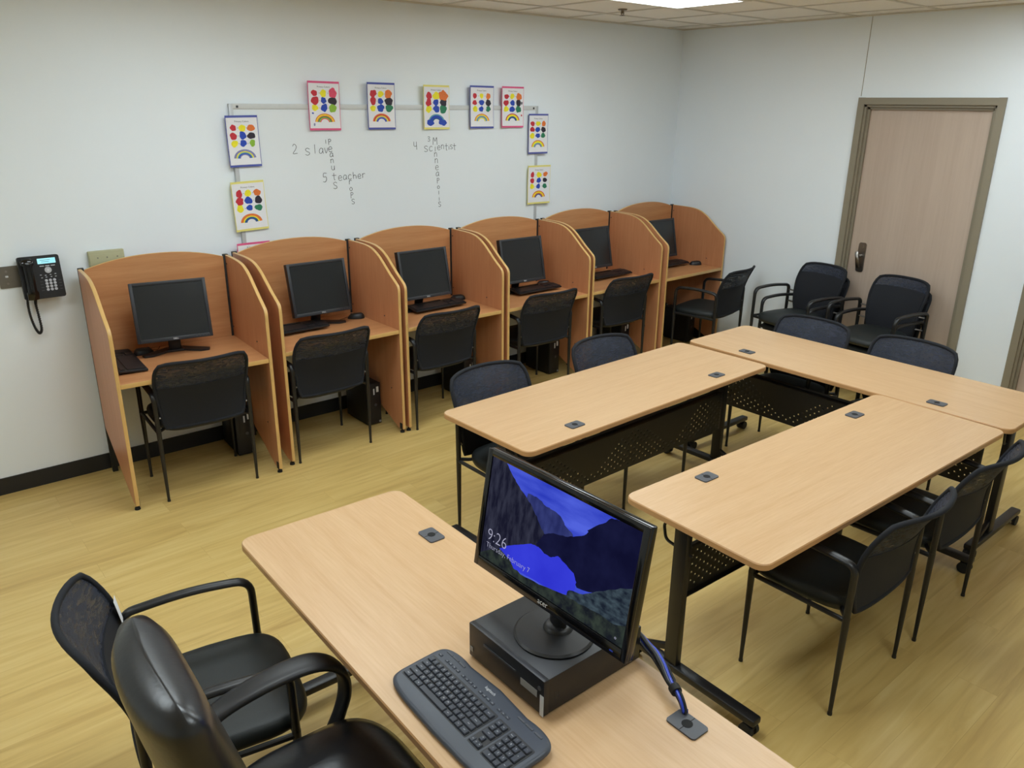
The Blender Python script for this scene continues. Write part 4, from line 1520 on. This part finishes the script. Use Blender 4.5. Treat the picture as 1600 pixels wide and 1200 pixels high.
layer(mb, [(40, 560), (180, 572), (240, 640), (300, 725), (400, 785), (560, 850), (830, 900), (800, 1160), (600, 1040), (300, 840), (30, 620)], 4, 4, .005, 4)
layer(mb, [(178, 570), (230, 560), (300, 558), (355, 556), (395, 575), (425, 612), (460, 634), (495, 626), (530, 665), (575, 720), (588, 770), (582, 812), (560, 845), (510, 832), (440, 800), (360, 750), (300, 715), (262, 690), (240, 640)], 5, 5, .003, 5)
layer(mb, [(555, 815), (620, 835), (680, 815), (740, 798), (850, 785), (830, 1000), (760, 990), (680, 930), (600, 890), (540, 850)], 6, 6, .007, 6)
tu, tv = quad_uv(84, 552)
MX = TM @ Matrix.Translation((-QW / 2 + QW * 0.035, -0.0018, bb + QH * (1 - 0.80))) @ Matrix.Rotation(R(90), 4, 'X')
mb.text('9:26', 0.048, MX, 7, thin=0.0009)
MX = TM @ Matrix.Translation((-QW / 2 + QW * 0.037, -0.0018, bb + QH * (1 - 0.875))) @ Matrix.Rotation(R(90), 4, 'X')
mb.text('Thursday, February 7', 0.0205, MX, 7, thin=0.0003)
mb.text('o', 0.012, TM @ Matrix.Translation((QW / 2 - .028, -0.0018, bb + .012)) @ Matrix.Rotation(R(90), 4, 'X'), 7)
mb.build('screen', SM, mn, smooth=0, recalc=False)
mb = MB()
mb.lathe([(0.104, 0.0), (0.106, 0.004), (0.100, 0.009), (0.05, 0.012), (0.01, 0.013)], n=48, c=(0, 0.0, 0.0))
mb.build('stand_base', M['plastic'], mn)
mb = MB()
mb.band(spline([(0, 0.014, 0.010), (0, 0.014, 0.05), (0, 0.022, 0.11), (0, 0.032, 0.17)], 4), (1, 0, 0), 0.028, 0.014, n=16)
mb.lathe([(0.040, 0.012), (0.036, 0.020), (0.030, 0.024)], n=24, c=(0, 0.014, 0))
mb.build('neck', M['plastic'], mn)

# keyboard of the teacher computer
tk = thing('wide_keyboard', 'slate grey multimedia keyboard on the teacher table before the desktop computer', 'keyboard', (1.078, -3.688, ZD), RZ - 0.025)
KL_, KD = 0.456, 0.192
mb = MB()
def kout(q, dz):
    out = []
    for a, b in superel(KL_ / 2 - q, KD / 2 - q, 7, 64):
        # front edge bows gently outward, back edge dips
        yy = b + (-0.008 * (1 - (a / (KL_ / 2)) ** 2) if b < 0 else -0.010 * math.exp(-((abs(a) - 0.085) / .05) ** 2) + 0.006 * (1 - (a / .226) ** 2))
        out.append(Vector((a, yy, dz + 0.012 * (yy + KD / 2) / KD)))
    return out
mb.rings([kout(0.004, 0.002), kout(0.0, 0.006), kout(0.0, 0.011), kout(0.004, 0.016), kout(0.010, 0.0175)])
body = mb.build('body', M['kbody'], tk, smooth=40)
def zt(y):
    return 0.0175 + 0.012 * (y + KD / 2) / KD
P_ = 0.0186
nkeys = 0
def key(x, y, w=1.0, h=1.0, leg='', small=False, mat=None, name='key'):
    global nkeys
    kw, kh = P_ * w - 0.0026, P_ * h - 0.0026
    if small:
        kh = 0.0085
    z = zt(y) - 0.001
    mb = MB()
    o0, o1 = rrect(kw, kh, 0.0015, 2), rrect(kw - 0.003, kh - 0.003, 0.0012, 2)
    th = 0.003 if small else 0.0062
    rr = [[Vector((x + a, y + b, z)) for a, b in o0], [Vector((x + a, y + b, z + th * .6)) for a, b in o0], [Vector((x + a, y + b, z + th)) for a, b in o1]]
    mb.rings(rr)
    if leg:
        s = 0.0062 if len(leg) == 1 else 0.0042
        mb.text(leg, s, Matrix.Translation((x - (0.0 if len(leg) == 1 else 0.0), y - 0.001 if not small else y - .0018, z + th + 0.0002)), 1, align='CENTER')
    mb.build(name, [mat or M['tkeys'], M['legend']], tk, smooth=30)
    nkeys += 1
mb = MB()
for cx_, cy_, ww_, hh_ in ((-0.0705, -0.009, 0.284, 0.100), (0.1005, -0.0095, 0.044, 0.099), (0.1695, -0.0095, 0.082, 0.099)):
    mb.prism([Vector((cx_ + a, cy_ + b, zt(cy_ + b) - 0.0009)) for a, b in rrect(ww_, hh_, 0.004, 3)], (0, 0, 0.0014))
XL0, YR = -0.2095, -0.0490
rows = [
    [('Ctrl', 1.4), ('', 1.15), ('Alt', 1.3), ('', 5.6), ('Alt', 1.3), ('', 1.1), ('Fn', 1.1), ('Ctrl', 1.4)],
    [('Shift', 2.3)] + [(c, 1) for c in 'ZXCVBNM,./'] + [('Shift', 2.3)],
    [('Caps', 1.75)] + [(c, 1) for c in "ASDFGHJKL;'"] + [('Enter', 1.9)],
    [('Tab', 1.5)] + [(c, 1) for c in 'QWERTYUIOP[]'] + [('\\', 1.2)],
    [('`', 1)] + [(c, 1) for c in '1234567890-='] + [('Back', 1.7)]]
bm_deck = mb
bm_deck.build('key_deck', M['plastic'], body, smooth=0)
for r_, row in enumerate(rows):
    x = XL0
    tot = sum(w for _, w in row)
    sc_ = 14.9 / tot
    for lg, w in row:
        w *= sc_
        key(x + w * P_ / 2, YR + r_ * P_ + (0.001), w, 1, lg, name='space_bar' if w > 4 else 'key')
        x += w * P_
fx = [-0.200 + k * 0.0186 for k in (0,)] + [-0.170 + k * 0.0165 for k in range(4)] + [-0.096 + k * 0.0165 for k in range(4)] + [-0.022 + k * 0.0165 for k in range(4)] + [0.056 + k * 0.0165 for k in range(3)]
fl = ['Esc', 'F1', 'F2', 'F3', 'F4', 'F5', 'F6', 'F7', 'F8', 'F9', 'F10', 'F11', 'F12', 'Prt', 'Scr', 'Pau']
for x, lg in zip(fx, fl):
    key(x, 0.0545, 0.84, 1, lg, small=True, name='function_key')
nx0 = 0.0915
for i, j, w, h, lg in [(0, 4, 1, 1, 'Hm'), (1, 4, 1, 1, 'Up'), (0, 3, 1, 1, 'End'), (1, 3, 1, 1, 'Dn'), (0, 2, 2, 1, 'Del')]:
    key(nx0 + (i + (w - 1) / 2) * P_, YR + j * P_ + .001, w, h, lg)
for i, j, lg in [(-.15, 0, '<'), (.6, 0, 'v'), (1.25, 0, '>'), (.6, 1, '^')]:
    key(nx0 + i * P_ * .95, YR + j * P_ * .98 + .001, .86, .95, lg)
n0 = 0.1415
for i, j, w, h, lg in [(0, 4, 1, 1, 'Num'), (1, 4, 1, 1, '/'), (2, 4, 1, 1, '*'), (3, 4, 1, 1, '-'), (0, 3, 1, 1, '7'), (1, 3, 1, 1, '8'), (2, 3, 1, 1, '9'), (3, 2.5, 1, 2, '+'),
                       (0, 2, 1, 1, '4'), (1, 2, 1, 1, '5'), (2, 2, 1, 1, '6'), (0, 1, 1, 1, '1'), (1, 1, 1, 1, '2'), (2, 1, 1, 1, '3'), (3, .5, 1, 2, 'Ent'), (.5, 0, 2, 1, '0'), (2, 0, 1, 1, '.')]:
    key(n0 + i * P_ * 1.0, YR + j * P_ + .001, w, h, lg)
for s, xs in ((-1, (-0.188, -0.160, -0.132)), (1, (0.115, 0.145, 0.178))):
    for x in xs:
        mb = MB()
        mb.box((x, 0.0755, zt(.0755) + 0.0005), (0.026, 0.0055, 0.0022), 0.0008)
        mb.build('media_key', M['greypl'], tk)
mb = MB()
mb.text('logitech', 0.0125, Matrix.Translation((-0.008, 0.0715, zt(.0715) + 0.0012)), align='CENTER')
mb.build('logo', M['logo'], body, smooth=0)

# cable bundle from the computer to the table grommet
cb = thing('cable_bundle', 'bundle of blue and black cables tied and dropped through the table grommet', 'cables', (1.50, -3.95, ZD))
base = [(0.066, 0.215, 0.052), (0.086, 0.205, 0.052), (0.086, 0.165, 0.052), (0.072, 0.120, 0.050), (0.062, 0.085, 0.050), (0.045, 0.045, 0.045), (0.025, 0.008, 0.038), (0.008, -0.030, 0.034), (-0.003, -0.055, 0.028), (-0.008, -0.071, 0.010), (-0.009, -0.074, 0.0065)]
bp_ = spline(base, 8)
for q, (mat, r, ph_, amp) in enumerate([('blue', .0046, 0.0, .008), ('blue', .0042, 2.2, .008), ('rubber', .0048, 4.0, .008), ('rubber', .004, 5.2, .014), ('rubber', .0036, 1.1, .014), ('greypl', .0032, 3.1, .007)]):
    mb = MB()
    pts = []
    n = len(bp_)
    for i, p in enumerate(bp_):
        f = i / n
        tt = (bp_[min(i + 1, n - 1)] - bp_[max(0, i - 1)]).normalized()
        n1 = tt.cross(Vector((0, 0, 1)))
        n1 = n1.normalized() if n1.length > 1e-4 else Vector((1, 0, 0))
        n2 = tt.cross(n1)
        a_ = amp * (1.0 if f < .62 else 0.75) * (1 - .35 * f)
        th = ph_ + f * 4.0
        w = p + n1 * (a_ * math.cos(th)) + n2 * (a_ * math.sin(th))
        w.z = max(w.z, 0.0100)
        pts.append(w)
    mb.tube(pts, r, n=7)
    mb.build('cable', M[mat], cb, label='blue cable' if mat == 'blue' else None)
mb = MB()
p0, p1 = Vector(bp_[53]), Vector(bp_[57])
mb.tube([p0, p0 * .66 + p1 * .34, p1], [.0145, .0152, .0145], n=14)
mb.build('tie_strap', M['rubber'], cb)

# ------------------------------------------------------------------ camera, world, colour management
cam = bpy.data.cameras.new('camera')
cam.sensor_width = 36.0
cam.lens = 1235.2955 / 1600 * 36.0
cam.clip_start = 0.05
co = bpy.data.objects.new('camera', cam)
COL.objects.link(co)
yaw, pitch, roll = 0.7005, -0.34, 0.0096
fwd = Vector((math.sin(yaw) * math.cos(pitch), math.cos(yaw) * math.cos(pitch), math.sin(pitch)))
right = Vector((math.cos(yaw), -math.sin(yaw), 0))
up = right.cross(fwd)
r_ = right * math.cos(roll) + up * math.sin(roll)
u_ = -right * math.sin(roll) + up * math.cos(roll)
mw = Matrix((r_, u_, -fwd)).transposed().to_4x4()
mw.translation = Vector((0.1553, -4.9382, 2.1462))
co.matrix_world = mw
S.camera = co

w = bpy.data.worlds.new('world')
S.world = w
w.use_nodes = True
w.node_tree.nodes['Background'].inputs['Color'].default_value = (0.02, 0.02, 0.02, 1)

vs = S.view_settings
vs.view_transform = 'Standard'
vs.look = 'None'
vs.gamma = 1.0
vs.exposure = 0.38
vs.use_curve_mapping = False
